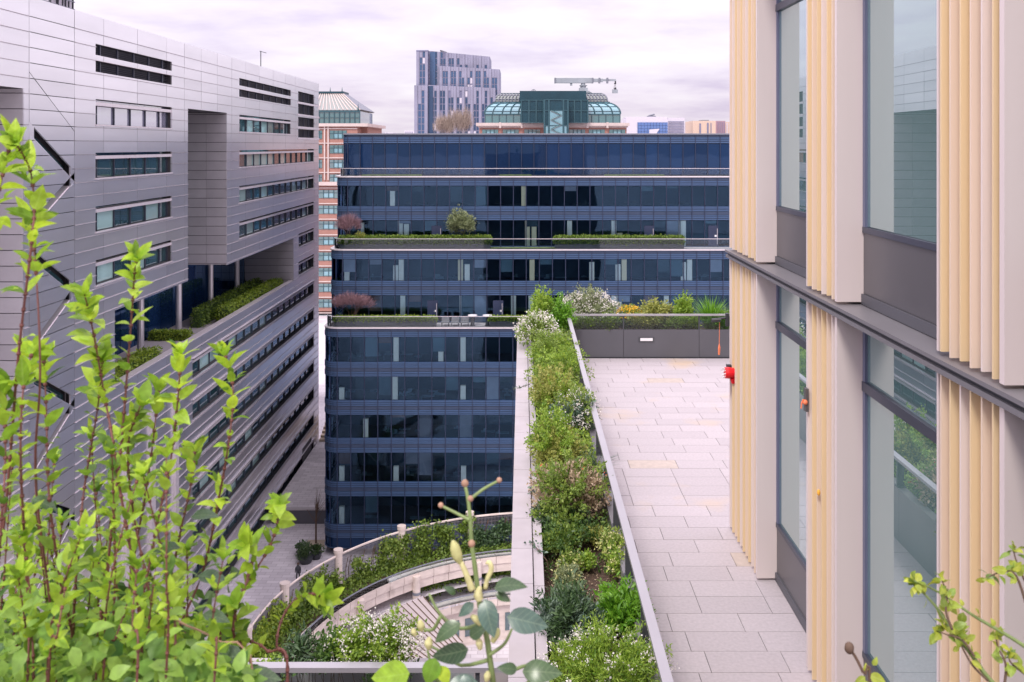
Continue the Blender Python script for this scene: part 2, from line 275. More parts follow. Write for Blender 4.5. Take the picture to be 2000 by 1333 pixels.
class MB:
    def __init__(s): s.v = []; s.f = []; s.nq = []
    def box(s, x0, x1, y0, y1, z0, z1):
        b = len(s.v)
        s.v += [(x, y, z) for x in (min(x0, x1), max(x0, x1)) for y in (min(y0, y1), max(y0, y1)) for z in (min(z0, z1), max(z0, z1))]
        s.f += [tuple(b + i for i in q) for q in ((0, 1, 3, 2), (4, 6, 7, 5), (0, 4, 5, 1), (2, 3, 7, 6), (0, 2, 6, 4), (1, 5, 7, 3))]
        return s
    def poly(s, pts):
        b = len(s.v); s.v += [tuple(p) for p in pts]; s.f.append(tuple(range(b, b + len(pts)))); return s
    def prism(s, pts, d):
        """extrude polygon pts along vector d"""
        b = len(s.v); n = len(pts); d = Vector(d)
        s.v += [tuple(p) for p in pts] + [tuple(Vector(p) + d) for p in pts]
        s.f.append(tuple(range(b + n - 1, b - 1, -1))); s.f.append(tuple(range(b + n, b + 2 * n)))
        s.f += [(b + i, b + (i + 1) % n, b + n + (i + 1) % n, b + n + i) for i in range(n)]
        return s
    def tube(s, pts, rad, n=6, cap=True):
        pts = [Vector(p) for p in pts]
        if not isinstance(rad, (list, tuple)): rad = [rad] * len(pts)
        b = len(s.v); up = Vector((0.31, 0.17, 0.93))
        for i, p in enumerate(pts):
            t = (pts[min(i + 1, len(pts) - 1)] - pts[max(i - 1, 0)]).normalized()
            a = t.cross(up)
            if a.length < 1e-3: a = t.cross(Vector((1, 0, 0)))
            a.normalize(); c = t.cross(a)
            for k in range(n):
                w = 2 * math.pi * k / n
                s.v.append(tuple(p + (a * math.cos(w) + c * math.sin(w)) * rad[i]))
        for i in range(len(pts) - 1):
            for k in range(n):
                k2 = (k + 1) % n
                s.f.append((b + i * n + k, b + i * n + k2, b + (i + 1) * n + k2, b + (i + 1) * n + k))
        if cap:
            s.f.append(tuple(b + k for k in range(n - 1, -1, -1))); e_ = b + (len(pts) - 1) * n; s.f.append(tuple(e_ + k for k in range(n)))
        return s
    def cyl(s, x, y, z0, z1, r, n=14, r1=None):
        return s.tube([(x, y, z0), (x, y, z1)], [r, r if r1 is None else r1], n)
    def ball(s, c, r, n=8, m=5, sz=1.0):
        b = len(s.v)
        for i in range(1, m):
            th = math.pi * i / m
            for k in range(n):
                w = 2 * math.pi * k / n
                s.v.append((c[0] + r * math.sin(th) * math.cos(w), c[1] + r * math.sin(th) * math.sin(w), c[2] + r * sz * math.cos(th)))
        t = len(s.v); s.v += [(c[0], c[1], c[2] + r * sz), (c[0], c[1], c[2] - r * sz)]
        for i in range(m - 2):
            for k in range(n):
                k2 = (k + 1) % n; s.f.append((b + i * n + k, b + (i + 1) * n + k, b + (i + 1) * n + k2, b + i * n + k2))
        for k in range(n):
            k2 = (k + 1) % n; s.f.append((t, b + k, b + k2)); s.f.append((t + 1, b + (m - 2) * n + k2, b + (m - 2) * n + k))
        return s
    def arc(s, cx, cy, r0, r1, z0, z1, a0, a1, n):
        """closed ring segment with a rectangular section"""
        b = len(s.v)
        for i in range(n + 1):
            a = R(a0 + (a1 - a0) * i / n); ca, sa = math.cos(a), math.sin(a)
            s.v += [(cx + r0 * ca, cy + r0 * sa, z0), (cx + r1 * ca, cy + r1 * sa, z0), (cx + r1 * ca, cy + r1 * sa, z1), (cx + r0 * ca, cy + r0 * sa, z1)]
        for i in range(n):
            o = b + 4 * i
            for k in range(4):
                k2 = (k + 1) % 4; s.f.append((o + k, o + k2, o + 4 + k2, o + 4 + k))
        s.f.append((b, b + 3, b + 2, b + 1)); o = b + 4 * n; s.f.append((o, o + 1, o + 2, o + 3))
        return s
    def build(s, name, mk, parent=None, smooth=False, kind=None):
        me = bpy.data.meshes.new(name)
        v = np.array(s.v, dtype=float)
        base = np.array([(v[:, 0].min() + v[:, 0].max()) / 2, (v[:, 1].min() + v[:, 1].max()) / 2, v[:, 2].min()])
        me.from_pydata((v - base).tolist(), [], s.f); me.materials.append(M[mk] if isinstance(mk, str) else mk)
        if smooth: me.polygons.foreach_set('use_smooth', [True] * len(me.polygons))
        bm = bmesh.new(); bm.from_mesh(me); bmesh.ops.recalc_face_normals(bm, faces=bm.faces); bm.to_mesh(me); bm.free()
        o = bpy.data.objects.new(name, me); o.matrix_basis = Matrix.Translation(base.tolist()); link(o, parent)
        if kind: o['kind'] = kind
        return o
def np_mesh(name, V, quads, mk, parent=None, kind=None, smooth=False):
    """fast mesh from arrays: V (n,3); quads (m,4)"""
    V = np.asarray(V, dtype=np.float64); quads = np.asarray(quads, dtype=np.int32)
    base = np.array([(V[:, 0].min() + V[:, 0].max()) / 2, (V[:, 1].min() + V[:, 1].max()) / 2, V[:, 2].min()])
    k = quads.shape[1]
    me = bpy.data.meshes.new(name); me.vertices.add(len(V)); me.vertices.foreach_set('co', (V - base).ravel())
    me.loops.add(quads.size); me.loops.foreach_set('vertex_index', quads.ravel())
    me.polygons.add(len(quads)); me.polygons.foreach_set('loop_start', np.arange(0, quads.size, k)); me.polygons.foreach_set('loop_total', np.full(len(quads), k))
    if smooth: me.polygons.foreach_set('use_smooth', [True] * len(quads))
    me.update(calc_edges=True); me.materials.append(M[mk])
    o = bpy.data.objects.new(name, me); o.matrix_basis = Matrix.Translation(base.tolist()); link(o, parent)
    if kind: o['kind'] = kind
    return o
def leaf_arrays(P, A, N, L, wd):
    """folded leaves: base P, axis A, normal N, length L, width wd -> 2 quads each (six verts)"""
    A = A / np.linalg.norm(A, axis=1, keepdims=True)
    S = np.cross(N, A); S /= np.linalg.norm(S, axis=1, keepdims=True) + 1e-9
    N2 = np.cross(A, S)
    L = L[:, None]; wd = wd[:, None]
    v0 = P; tip = P + A * L - N2 * L * 0.10
    m1 = P + A * L * 0.33 ; m2 = P + A * L * 0.68
    l1 = m1 + S * wd * 0.48 + N2 * wd * 0.16; r1 = m1 - S * wd * 0.48 + N2 * wd * 0.16
    mid = P + A * L * 0.52 + N2 * L * 0.02
    l2 = m2 + S * wd * 0.36 + N2 * wd * 0.10; r2 = m2 - S * wd * 0.36 + N2 * wd * 0.10
    V = np.stack([v0, l1, l2, tip, r2, r1, mid], 1).reshape(-1, 3)
    i = np.arange(len(P))[:, None] * 7
    Q = np.concatenate([i + np.array([[0, 6, 2, 1]]), i + np.array([[0, 5, 4, 6]]), i + np.array([[6, 4, 3, 2]])])
    return V, Q
def rand_dirs(n):
    d = rng.normal(size=(n, 3)); return d / np.linalg.norm(d, axis=1, keepdims=True)
def foliage_points(c, r, n, lumps=14, lump_r=0.42, zmin=None):
    """points and outward normals on the shells of many lumps that fill an ellipsoid"""
    c = np.array(c); r = np.array(r)
    ld = rand_dirs(lumps); ld[:, 2] = np.abs(ld[:, 2]) * 1.0 - 0.25
    lc = ld * (rng.uniform(0.35, 0.80, size=(lumps, 1)))
    lr = rng.uniform(0.55, 1.15, size=lumps) * lump_r
    k = rng.integers(0, lumps, n); d = rand_dirs(n)
    p = lc[k] + d * (lr[k] * rng.uniform(0.55, 1.08, n) )[:, None]
    nn = d + 0.35 * rand_dirs(n) + np.array([0, 0, 0.35])
    P = c + p * r
    if zmin is not None:
        keep = P[:, 2] > zmin; P, nn = P[keep], nn[keep]
    return P, nn
def foliage(name, c, r, n, size, mk, parent, lumps=14, lump_r=0.42, aspect=0.5, zmin=None, upright=0.0, kind='stuff'):
    P, nn = foliage_points(c, r, n, lumps, lump_r, zmin)
    A = nn + 0.9 * rand_dirs(len(P)) + np.array([0, 0, upright])
    N = rand_dirs(len(P)) + np.array([0, -0.3, 0.8])
    L = size * rng.uniform(0.6, 1.3, len(P))
    V, Q = leaf_arrays(P, A, N, L, L * aspect)
    return np_mesh(name, V, Q, mk, parent, kind)
def flowers(name, c, r, n, size, mk, parent, per=6, top=0.15, spread=None, kind='stuff'):
    """clusters of small petals on the upper skin of a shrub"""
    c = np.array(c); r = np.array(r)
    d = rand_dirs(n * 4); d = d[d[:, 2] > top - 0.2][:n]
    hc = c + d * r * rng.uniform(0.85, 1.05, (len(d), 1))
    spread = spread or size * 1.6
    P = np.repeat(hc, per, 0) + rng.normal(size=(len(d) * per, 3)) * spread * 0.5
    A = rand_dirs(len(P)); N = rand_dirs(len(P)) + np.array([0, -0.4, 0.8]); L = size * rng.uniform(0.6, 1.2, len(P))
    V, Q = leaf_arrays(P, A, N, L, L * 0.8)
    return np_mesh(name, V, Q, mk, parent, kind)
def twigs(mb, base, c, r, n, rad=0.006, seg=4):
    for _ in range(n):
        d = rand_dirs(1)[0]; d[2] = abs(d[2])
        t = np.array(c) + d * np.array(r) * 0.8
        b0 = np.array(base) + rng.normal(size=3) * np.array([0.05, 0.05, 0]) * 1.5
        pts = [b0 * (1 - s) + t * s + rng.normal(size=3) * 0.02 * math.sin(math.pi * s) for s in np.linspace(0, 1, seg)]
        mb.tube(pts, [rad * (1 - 0.7 * s) for s in np.linspace(0, 1, seg)], 4)
def shrub(name, label, cat, c, r, n, size, mk, base_z, lumps=14, lump_r=0.42, aspect=0.5, group=None, fl=None, upright=0.0, ntw=10, stem='stem_brown', zmin=None, mix=None):
    t = thing(name, (c[0], c[1], base_z), label, cat, group)
    mb = MB(); twigs(mb, (c[0], c[1], base_z), c, r, ntw); mb.build('stems', stem, t)
    zm = base_z if zmin is None else zmin
    foliage('foliage', c, r, int(n * .72), size, mk, t, lumps, lump_r, aspect, zm, upright)
    # loose sprigs that break the outline
    ns = 46; per = max(6, int(n * .45 / ns)); d = rand_dirs(ns); d[:, 0] *= .72; d[:, 2] = np.abs(d[:, 2]) * .9 + .05; reach = rng.uniform(.85, 1.42, (ns, 1))
    u = rng.uniform(.45, 1, (ns, per, 1)); tipz = np.array([0, 0, .12 * r[2]])
    P = (np.array(c) + (d * np.array(r) * reach)[:, None, :] * u + tipz * u ** 2 + rng.normal(size=(ns, per, 3)) * size * .45).reshape(-1, 3)
    A = np.repeat(d, per, 0) + .9 * rand_dirs(len(P)); L = size * rng.uniform(.55, 1.2, len(P)); V, Q = leaf_arrays(P, A, rand_dirs(len(P)) + np.array([0, -.3, .8]), L, L * aspect)
    np_mesh('sprigs', V, Q, mix or mk, t, 'stuff')
    if fl: flowers('blossom', c, r, fl[0], fl[1], fl[2], t, *(fl[3:] if len(fl) > 3 else ()))
    return t
def hedge(name, label, x0, x1, y0, y1, z0, z1, mk, n, size, group=None, cat='hedge'):
    """clipped hedge: dark core box and a skin of leaves"""
    t = thing(name, ((x0 + x1) / 2, (y0 + y1) / 2, z0), label, cat, group)
    d = size * 0.5
    MB().box(x0 + d, x1 - d, y0 + d, y1 - d, z0, z1 - d).build('core', 'hedge_dark', t)
    sx, sy, sz = x1 - x0, y1 - y0, z1 - z0
    ar = np.array([sx * sy, sx * sz, sx * sz, sy * sz, sy * sz]); k = rng.choice(5, n, p=ar / ar.sum())
    u = rng.uniform(size=n); v = rng.uniform(size=n)
    P = np.zeros((n, 3)); N = np.zeros((n, 3))
    for f, (ax, sgn) in enumerate([(2, 1), (1, -1), (1, 1), (0, -1), (0, 1)]):
        m = k == f
        if ax == 2: P[m] = np.stack([x0 + u[m] * sx, y0 + v[m] * sy, np.full(m.sum(), z1)], 1)
        if ax == 1: P[m] = np.stack([x0 + u[m] * sx, np.full(m.sum(), y0 if sgn < 0 else y1), z0 + v[m] * sz], 1)
        if ax == 0: P[m] = np.stack([np.full(m.sum(), x0 if sgn < 0 else x1), y0 + u[m] * sy, z0 + v[m] * sz], 1)
        N[m, ax] = sgn
    P += rng.normal(size=(n, 3)) * size * 0.3
    V, Q = leaf_arrays(P, N + 1.0 * rand_dirs(n), rand_dirs(n) + N, size * rng.uniform(0.6, 1.3, n), size * rng.uniform(0.3, 0.7, n))
    np_mesh('foliage', V, Q, mk, t, 'stuff')
    return t
def at(px, py, Y):
    """point that the photograph shows at pixel (px, py), Y metres away"""
    return Vector(((px - 1020) * Y / 1834.0, Y, CAMZ - (py - 284) * Y / 1834.0))
def rect_minus(rects, holes):
    """axis-aligned rectangles (a0,a1,b0,b1) minus holes"""
    for h in holes:
        out = []
        for (a0, a1, b0, b1) in rects:
            c0, c1, d0, d1 = max(a0, h[0]), min(a1, h[1]), max(b0, h[2]), min(b1, h[3])
            if c1 - c0 < 1e-6 or d1 - d0 < 1e-6: out.append((a0, a1, b0, b1)); continue
            if b0 < d0: out.append((a0, a1, b0, d0))
            if d1 < b1: out.append((a0, a1, d1, b1))
            if a0 < c0: out.append((a0, c0, d0, d1))
            if c1 < a1: out.append((c1, a1, d0, d1))
        rects = out
    return rects
def clip_half(poly, a, b, c):
    """keep a*y + b*z <= c of a convex polygon"""
    out = []
    for i in range(len(poly)):
        p, q = poly[i], poly[(i + 1) % len(poly)]
        fp, fq = a * p[0] + b * p[1] - c, a * q[0] + b * q[1] - c
        if fp <= 0: out.append(p)
        if fp * fq < 0:
            t = fp / (fp - fq); out.append((p[0] + t * (q[0] - p[0]), p[1] + t * (q[1] - p[1])))
    return out
def struct(o): o['kind'] = 'structure'; return o

GZ = -36.0                                 # plaza level
# ================================================================ GROUND
CX, CY = 2.6, 70.4                         # centre of the sunken circle
mb = MB(); n = 72; RI = 20.6
for rr in (RI, 60, 400, 4000):
    for i in range(n):
        a = 2 * math.pi * i / n; mb.v.append((CX + rr * math.cos(a), CY + rr * math.sin(a), GZ))
for j in range(3):
    for i in range(n):
        i2 = (i + 1) % n; mb.f.append((j * n + i, j * n + i2, (j + 1) * n + i2, (j + 1) * n + i))
struct(mb.build('ground', 'plaza'))
struct(MB().box(-27.9, 60, 104.7, 420, GZ - .5, -34.4).build('street', 'plaza'))
mb = MB(); mb.cyl(CX, CY, -42, -41.5, 20.6, 48); struct(mb.build('sunken_court', 'plaza'))

# ================================================================ LEFT STEEL BUILDING
XL = -28.0
lb = thing('steel_office_building', (XL - 12, 82, GZ), 'steel panelled office block with deep notches and ribbon windows along the left', 'building')
TOP = 14.5
row0 = [TOP, 13.35] ; z = 13.35
while z > GZ + 0.5: z -= 0.8825; row0.append(z)
row0[-1] = GZ
colY = [34, 38.5, 43, 47.5, 53.3, 58.7, 62.8, 68.3, 73.9, 77.8, 81.9, 86.2, 90.5, 95, 100, 105.5, 111, 115.8, 121, 126.4, 129]
PIT = 3.53
wins = []                                    # (y0, y1, z0, z1, kind)
def ztop(k): return 9.05 - PIT * k
for y0, y1 in ((61.6, 75.0), (92.9, 113.6)):
    wins += [(y0, y1, 11.95, 12.68, 'louvre'), (y0, y1, 10.84, 11.57, 'louvre')]
for k in range(4):
    wins.append((61.6, 75.0, ztop(k) - 1.67, ztop(k), 'win'))
    wins.append((92.9, 113.6 if k == 0 else 126.2, ztop(k) - 1.67, ztop(k), 'win'))
for k in (4, 5): wins.append((117.5, 126.2, ztop(k) - 1.67, ztop(k), 'win'))
for k in range(6, 13): wins.append((79.7, 126.2, ztop(k) - 1.67, ztop(k), 'low'))
for z0, z1 in ((11.5, 12.78), (9.97, 11.25), (8.4, 9.58), (7.0, 8.05)): wins.append((117.3, 126.2, z0, z1, 'corner'))
recess = [(78.6, 89.0, -5.35, 9.09), (64.5, 115.0, -10.6, -5.35), (44.0, 52.7, -10.0, 9.2)]
holes = [w[:4] for w in wins] + recess
# zigzag slots in the panel column between 53.3 and 58.7
slots = []
for base in (7.35, 0.29, -6.77, -13.83):
    slots.append((53.3, base, 58.7, base - 2.95, 0.64))
    slots.append((53.3, base - 5.75, 58.7, base - 3.05, 0.60))
joints = [(53.3, 10.2, 58.7, 6.9)]
# backing wall with the openings
mb = MB()
ZC0, ZC1 = 53.3, 58.7
for (y0, y1, z0, z1) in rect_minus([(34, ZC0, GZ, TOP), (ZC1, 129, GZ, TOP)], holes): mb.box(XL - 0.55, XL - 0.10, y0, y1, z0, z1)
mb.build('backing_wall', 'joint', lb)
MB().box(XL - 0.9, XL - 0.60, ZC0, ZC1, GZ, TOP).build('backing_wall', 'joint', lb)
MB().box(XL - 26, XL - 9, 34, 129, GZ, TOP - 0.6).build('core', 'joint', lb)
MB().box(XL - 9, XL - 0.62, 34, 129, TOP - 0.6, TOP - 0.02).build('roof', 'steel_jamb', lb)
mb = MB()
mb.box(XL - 9, XL - 0.0, 129, 129.12, GZ, TOP)
mb.build('end_wall', 'steel', lb)
MB().box(XL - 26, XL - 9, 33.5, 129.1, TOP - .6, TOP - .1).build('roof', 'steel_jamb', lb)
# panels
G = 0.022
panels = []
for j in range(len(row0) - 1):
    zt, zb = row0[j], row0[j + 1]
    for i in range(len(colY) - 1):
        y0, y1 = colY[i], colY[i + 1]
        if abs(y0 - ZC0) < .01:
            polys = [[(y0 + G, zb + G), (y1 - G, zb + G), (y1 - G, zt - G), (y0 + G, zt - G)]]
            for (ya, za_, yb, zb_, th) in [(*s,) for s in slots] + [(*q, 0.05) for q in joints]:
                sl = (zb_ - za_) / (yb - ya); c = za_ - sl * ya
                nxt = []
                for p in polys:
                    up = clip_half(p, sl, -1, -c)                    # z >= sl*y + c
                    dn = clip_half(p, -sl, 1, c - th)                # z <= sl*y + c - th
                    for q in (up, dn):
                        if len(q) >= 3: nxt.append(q)
                polys = nxt
            for p in polys: panels.append(('poly', p, abs(y1 - y0) * (zt - zb) / y0 ** 2))
        else:
            for (a, b, c, d) in rect_minus([(y0 + G, y1 - G, zb + G, zt - G)], [(h[0], h[1], h[2], h[3]) for h in holes]):
                if b - a > .05 and d - c > .05: panels.append(('rect', (a, b, c, d), (b - a) * (d - c) / ((a + b) / 2) ** 2 if a > 49 else 0))
panels.sort(key=lambda p: -p[2])
rest = MB()
for k, (kd, p, _) in enumerate(panels):
    off = (k * 7919 % 13 - 6) * 0.0010
    if k < 300:
        if kd == 'rect': bo('panel', XL - 0.10, XL + off, *p, 'steel', lb)
        else: MB().prism([(XL - 0.10, y, z) for y, z in p], (0.10 + off, 0, 0)).build('panel', 'steel', lb)
    elif kd == 'rect': rest.box(XL - 0.10, XL + off, *p)
    else: rest.prism([(XL - 0.10, y, z) for y, z in p], (0.10 + off, 0, 0))
rest.build('panels', 'steel', lb, kind='stuff')
for zz in row0[1:-1]:                                     # added lip at every row joint, shaped to catch light as pale lines
    mb = MB()
    for (a, b, c, d) in rect_minus([(34, ZC0 - .02, zz - .012, zz + .008), (ZC1 + .02, 128.98, zz - .012, zz + .008)], holes): mb.box(XL - .05, XL + .07, a, b, c, d)
    mb.build('light_line_lip', 'steel_trim', lb, kind='stuff')
# slot glazing: dark frames with a glass strip, set back
for (ya, za_, yb, zb_, th) in slots:
    ya2, yb2 = ya + 0.55, yb - 0.5
    f = lambda y: za_ + (zb_ - za_) * (y - ya) / (yb - ya)
    g = MB().prism([(XL - 0.55, ya2, f(ya2) - th), (XL - 0.55, yb2, f(yb2) - th), (XL - 0.55, yb2, f(yb2)), (XL - 0.55, ya2, f(ya2))], (0.08, 0, 0)).build('slot_window', 'pane_teal', lb)
    for y0_, y1_ in ((ya + .02, ya2), (yb2, yb - .02)):
        MB().prism([(XL - 0.10, y0_, f(y0_) - th), (XL - 0.10, y1_, f(y1_) - th), (XL - 0.10, y1_, f(y1_)), (XL - 0.10, y0_, f(y0_))], (0.09, 0, 0)).build('end_panel', 'steel', lb)
    MB().prism([(XL - 0.5, ya2, f(ya2) - th), (XL - 0.5, yb2, f(yb2) - th), (XL - 0.5, yb2, f(yb2) - th + .05), (XL - 0.5, ya2, f(ya2) - th + .05)], (0.42, 0, 0)).build('sill', 'steel_trim', g)
# windows
for wi, (y0, y1, z0, z1, kd) in enumerate(wins):
    if kd in ('louvre', 'corner'):
        w = MB().box(XL - 0.62, XL - 0.55, y0, y1, z0, z1).build('louvre_window', 'dark', lb)
        mb = MB(); zz = z0 + .06
        while zz < z1 - .04:
            mb.prism([(XL - .50, y0 + .02, zz), (XL - .30, y0 + .02, zz - .05), (XL - .30, y0 + .02, zz - .03), (XL - .50, y0 + .02, zz + .02)], (0, y1 - y0 - .04, 0)); zz += .13
        mb.build('slats', 'louvre', w)
        yy = y0 + 1.1
        while yy < y1 - .3: bo('mullion', XL - .30, XL - .18, yy - .05, yy + .05, z0 + .005, z1 - .005, 'frame', w); yy += 2.72
        if kd == 'corner': MB().box(XL - .5, XL + .06, y0 - .3, 129.3, z0 - .26, z0 - .012).build('ledge', 'steel_trim', w)
        continue
    w = MB().box(XL - 0.62, XL - 0.55, y0, y1, z0, z1).build('window', 'dark', lb)
    zs = z1 - .20
    bo('transom', XL - .42, XL - .06, y0 + .01, y1 - .01, zs - .22, zs, 'steel_trim', w)
    bo('sill', XL - .5, XL + .07, y0 - .05, y1 + .05, z0 - .10, z0 - .003, 'steel_trim', w)
    if kd == 'low': bo('brow', XL - .03, XL + .16, y0 - .05, y1 + .05, z1 + .02, z1 + .09, 'steel_trim', w)
    yy = y0 + .05; edges = [yy]
    first = .9 if kd == 'win' else 2.7
    yy += first
    while yy < y1 - .6: edges.append(yy); yy += 2.7
    edges.append(y1 - .05)
    mb = MB()
    for a, b in zip(edges[:-1], edges[1:]):
        r_ = random.random()
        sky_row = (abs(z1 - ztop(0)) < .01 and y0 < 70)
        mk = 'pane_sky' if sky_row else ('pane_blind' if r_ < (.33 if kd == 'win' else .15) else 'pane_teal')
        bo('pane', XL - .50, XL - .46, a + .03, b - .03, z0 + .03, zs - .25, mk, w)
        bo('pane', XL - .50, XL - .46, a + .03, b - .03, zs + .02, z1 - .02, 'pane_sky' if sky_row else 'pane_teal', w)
        bo('mullion', XL - .47, XL - .34, b - .035, b + .035, z0, zs - .23, 'frame', w)
# recesses: jambs (panelled), soffits, backs
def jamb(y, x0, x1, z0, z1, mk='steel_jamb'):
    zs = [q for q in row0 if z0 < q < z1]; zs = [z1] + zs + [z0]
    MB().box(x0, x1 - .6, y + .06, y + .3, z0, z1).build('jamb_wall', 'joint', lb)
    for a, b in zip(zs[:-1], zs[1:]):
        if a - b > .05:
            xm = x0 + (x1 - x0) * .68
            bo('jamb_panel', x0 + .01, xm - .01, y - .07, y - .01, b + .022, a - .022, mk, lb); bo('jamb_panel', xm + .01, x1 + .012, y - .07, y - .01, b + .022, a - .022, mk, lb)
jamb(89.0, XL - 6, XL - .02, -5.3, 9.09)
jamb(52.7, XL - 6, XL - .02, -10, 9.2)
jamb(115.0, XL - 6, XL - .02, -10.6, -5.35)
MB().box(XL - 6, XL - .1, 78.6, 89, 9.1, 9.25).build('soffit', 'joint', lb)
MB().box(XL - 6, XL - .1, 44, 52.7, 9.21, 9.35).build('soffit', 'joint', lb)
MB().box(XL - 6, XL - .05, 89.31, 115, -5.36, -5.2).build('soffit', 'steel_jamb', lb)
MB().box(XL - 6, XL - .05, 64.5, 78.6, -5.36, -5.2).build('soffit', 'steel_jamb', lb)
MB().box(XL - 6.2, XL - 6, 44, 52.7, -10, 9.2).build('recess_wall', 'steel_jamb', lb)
for k in range(5):
    for i in range(5): bo('recess_glass', XL - 5.99, XL - 5.93, 44.1 + i * 1.7, 45.7 + i * 1.7, ztop(k) - 2.4, ztop(k) - .2, 'pane_teal', lb)
MB().box(XL - 6.2, XL - 6, 78.6, 89, -5.3, 9.1).build('recess_wall', 'pane_teal', lb)
MB().box(XL - 6, XL - .6, 64.5, 115, -11.9, -11.6).build('terrace_deck', 'stone', lb)
MB().box(XL - 6, XL - .6, 44, 52.7, -10.2, -10.0).build('terrace_deck', 'stone', lb)
for i in range(17):
    y0 = 64.6 + i * 2.96; bo('recess_glass', XL - 6.1, XL - 6.0, y0 + .04, y0 + 2.9, -11.6, -5.4, 'glass_n', lb)
MB().box(XL - 7.4, XL - 6.2, 64.5, 115, -11.6, -5.2).build('recess_wall', 'dark', lb)
bo('parapet_cap', XL - .6, XL + .05, 64.3, 115.2, -10.6, -10.5, 'steel_trim', lb)
MB().box(XL - .62, XL - .58, 64.5, 115, -11.6, -10.6).build('parapet_lining', 'steel_jamb', lb)
# columns of the open corner inside the garden recess
for y in (79.2, 88.0, 97, 106): MB().cyl(XL - 4.2, y, -11.6, -5.36, .28, 12).build('column', 'steel_jamb', lb)
# vertical pilasters low on the near part
for y in (66, 70.5, 75.3): bo('pilaster', XL - .02, XL + .22, y, y + .7, GZ, -14.0, 'steel_trim', lb)
# dark entrance at the far foot
bo('entrance', XL - .05, XL + .03, 119.5, 124.5, GZ + .0, -32.6, 'dark', lb)
# garden in the recess
hedge('garden_hedge', 'bright clipped hedge far along the steel block parapet', XL - 2.1, XL - .9, 92.5, 113, -11.6, -10.1, 'hedge_lime', 5200, .22, 'hedges in the recessed garden')
hedge('garden_hedge', 'bright clipped hedge in middle of steel block parapet garden', XL - 2.1, XL - .9, 66, 74.8, -11.6, -10.15, 'hedge_lime', 3000, .22, 'hedges in the recessed garden')
hedge('garden_hedge', 'dark tall hedge behind the bright one in the recessed garden', XL - 3.9, XL - 3.0, 90.5, 112, -11.6, -9.9, 'hedge', 3600, .22, 'hedges in the recessed garden')
hedge('garden_hedge', 'low hedge crossing the recessed garden below the notch', XL - 5.6, XL - 2.2, 84.6, 85.6, -11.6, -10.9, 'hedge_lime', 1800, .2, 'hedges in the recessed garden')
# roof access stair and rails on top
t = thing('rooftop_gantry', (XL - 3, 58.5, TOP), 'metal stair gantry with bars on the steel block roof', 'gantry')
mb = MB()
for i in range(9):
    y = 54.6 + i * 1.0; mb.box(XL - 2.05, XL - 1.95, y, y + .09, TOP, TOP + 1.5 + (i % 3) * .35)
mb.build('uprights', 'dark', t)
mb = MB()
for zz in (.55, 1.05, 1.6): mb.box(XL - 2.03, XL - 1.97, 54.6, 62.9, TOP + zz, TOP + zz + .07)
mb.tube([(XL - 1.8, 55, TOP + .1), (XL - 1.8, 60, TOP + 1.9)], .09, 5); mb.tube([(XL - 1.5, 55, TOP + .1), (XL - 1.5, 60, TOP + 1.9)], .09, 5)
mb.build('bars', 'slate', t)
MB().box(XL - 3.2, XL - 2.2, 59.8, 62.9, TOP, TOP + 1.8).build('cabinet', 'far_white', t)
for i in range(4): bo('cabinet_rib', XL - 2.2, XL - 2.14, 60 + i * .8, 60.08 + i * .8, TOP + .05, TOP + 1.75, 'dark', t)
t = thing('roof_mast', (XL - .8, 103.4, TOP), 'thin roof mast with cross arm on the steel block', 'mast')
MB().tube([(XL - .8, 103.4, TOP - .1), (XL - .8, 103.4, TOP + 1.9)], .05, 6).build('pole', 'dark', t)
MB().tube([(XL - .8, 103.0, TOP + 1.85), (XL - .8, 105.6, TOP + 1.9)], .035, 6).build('arm', 'dark', t)

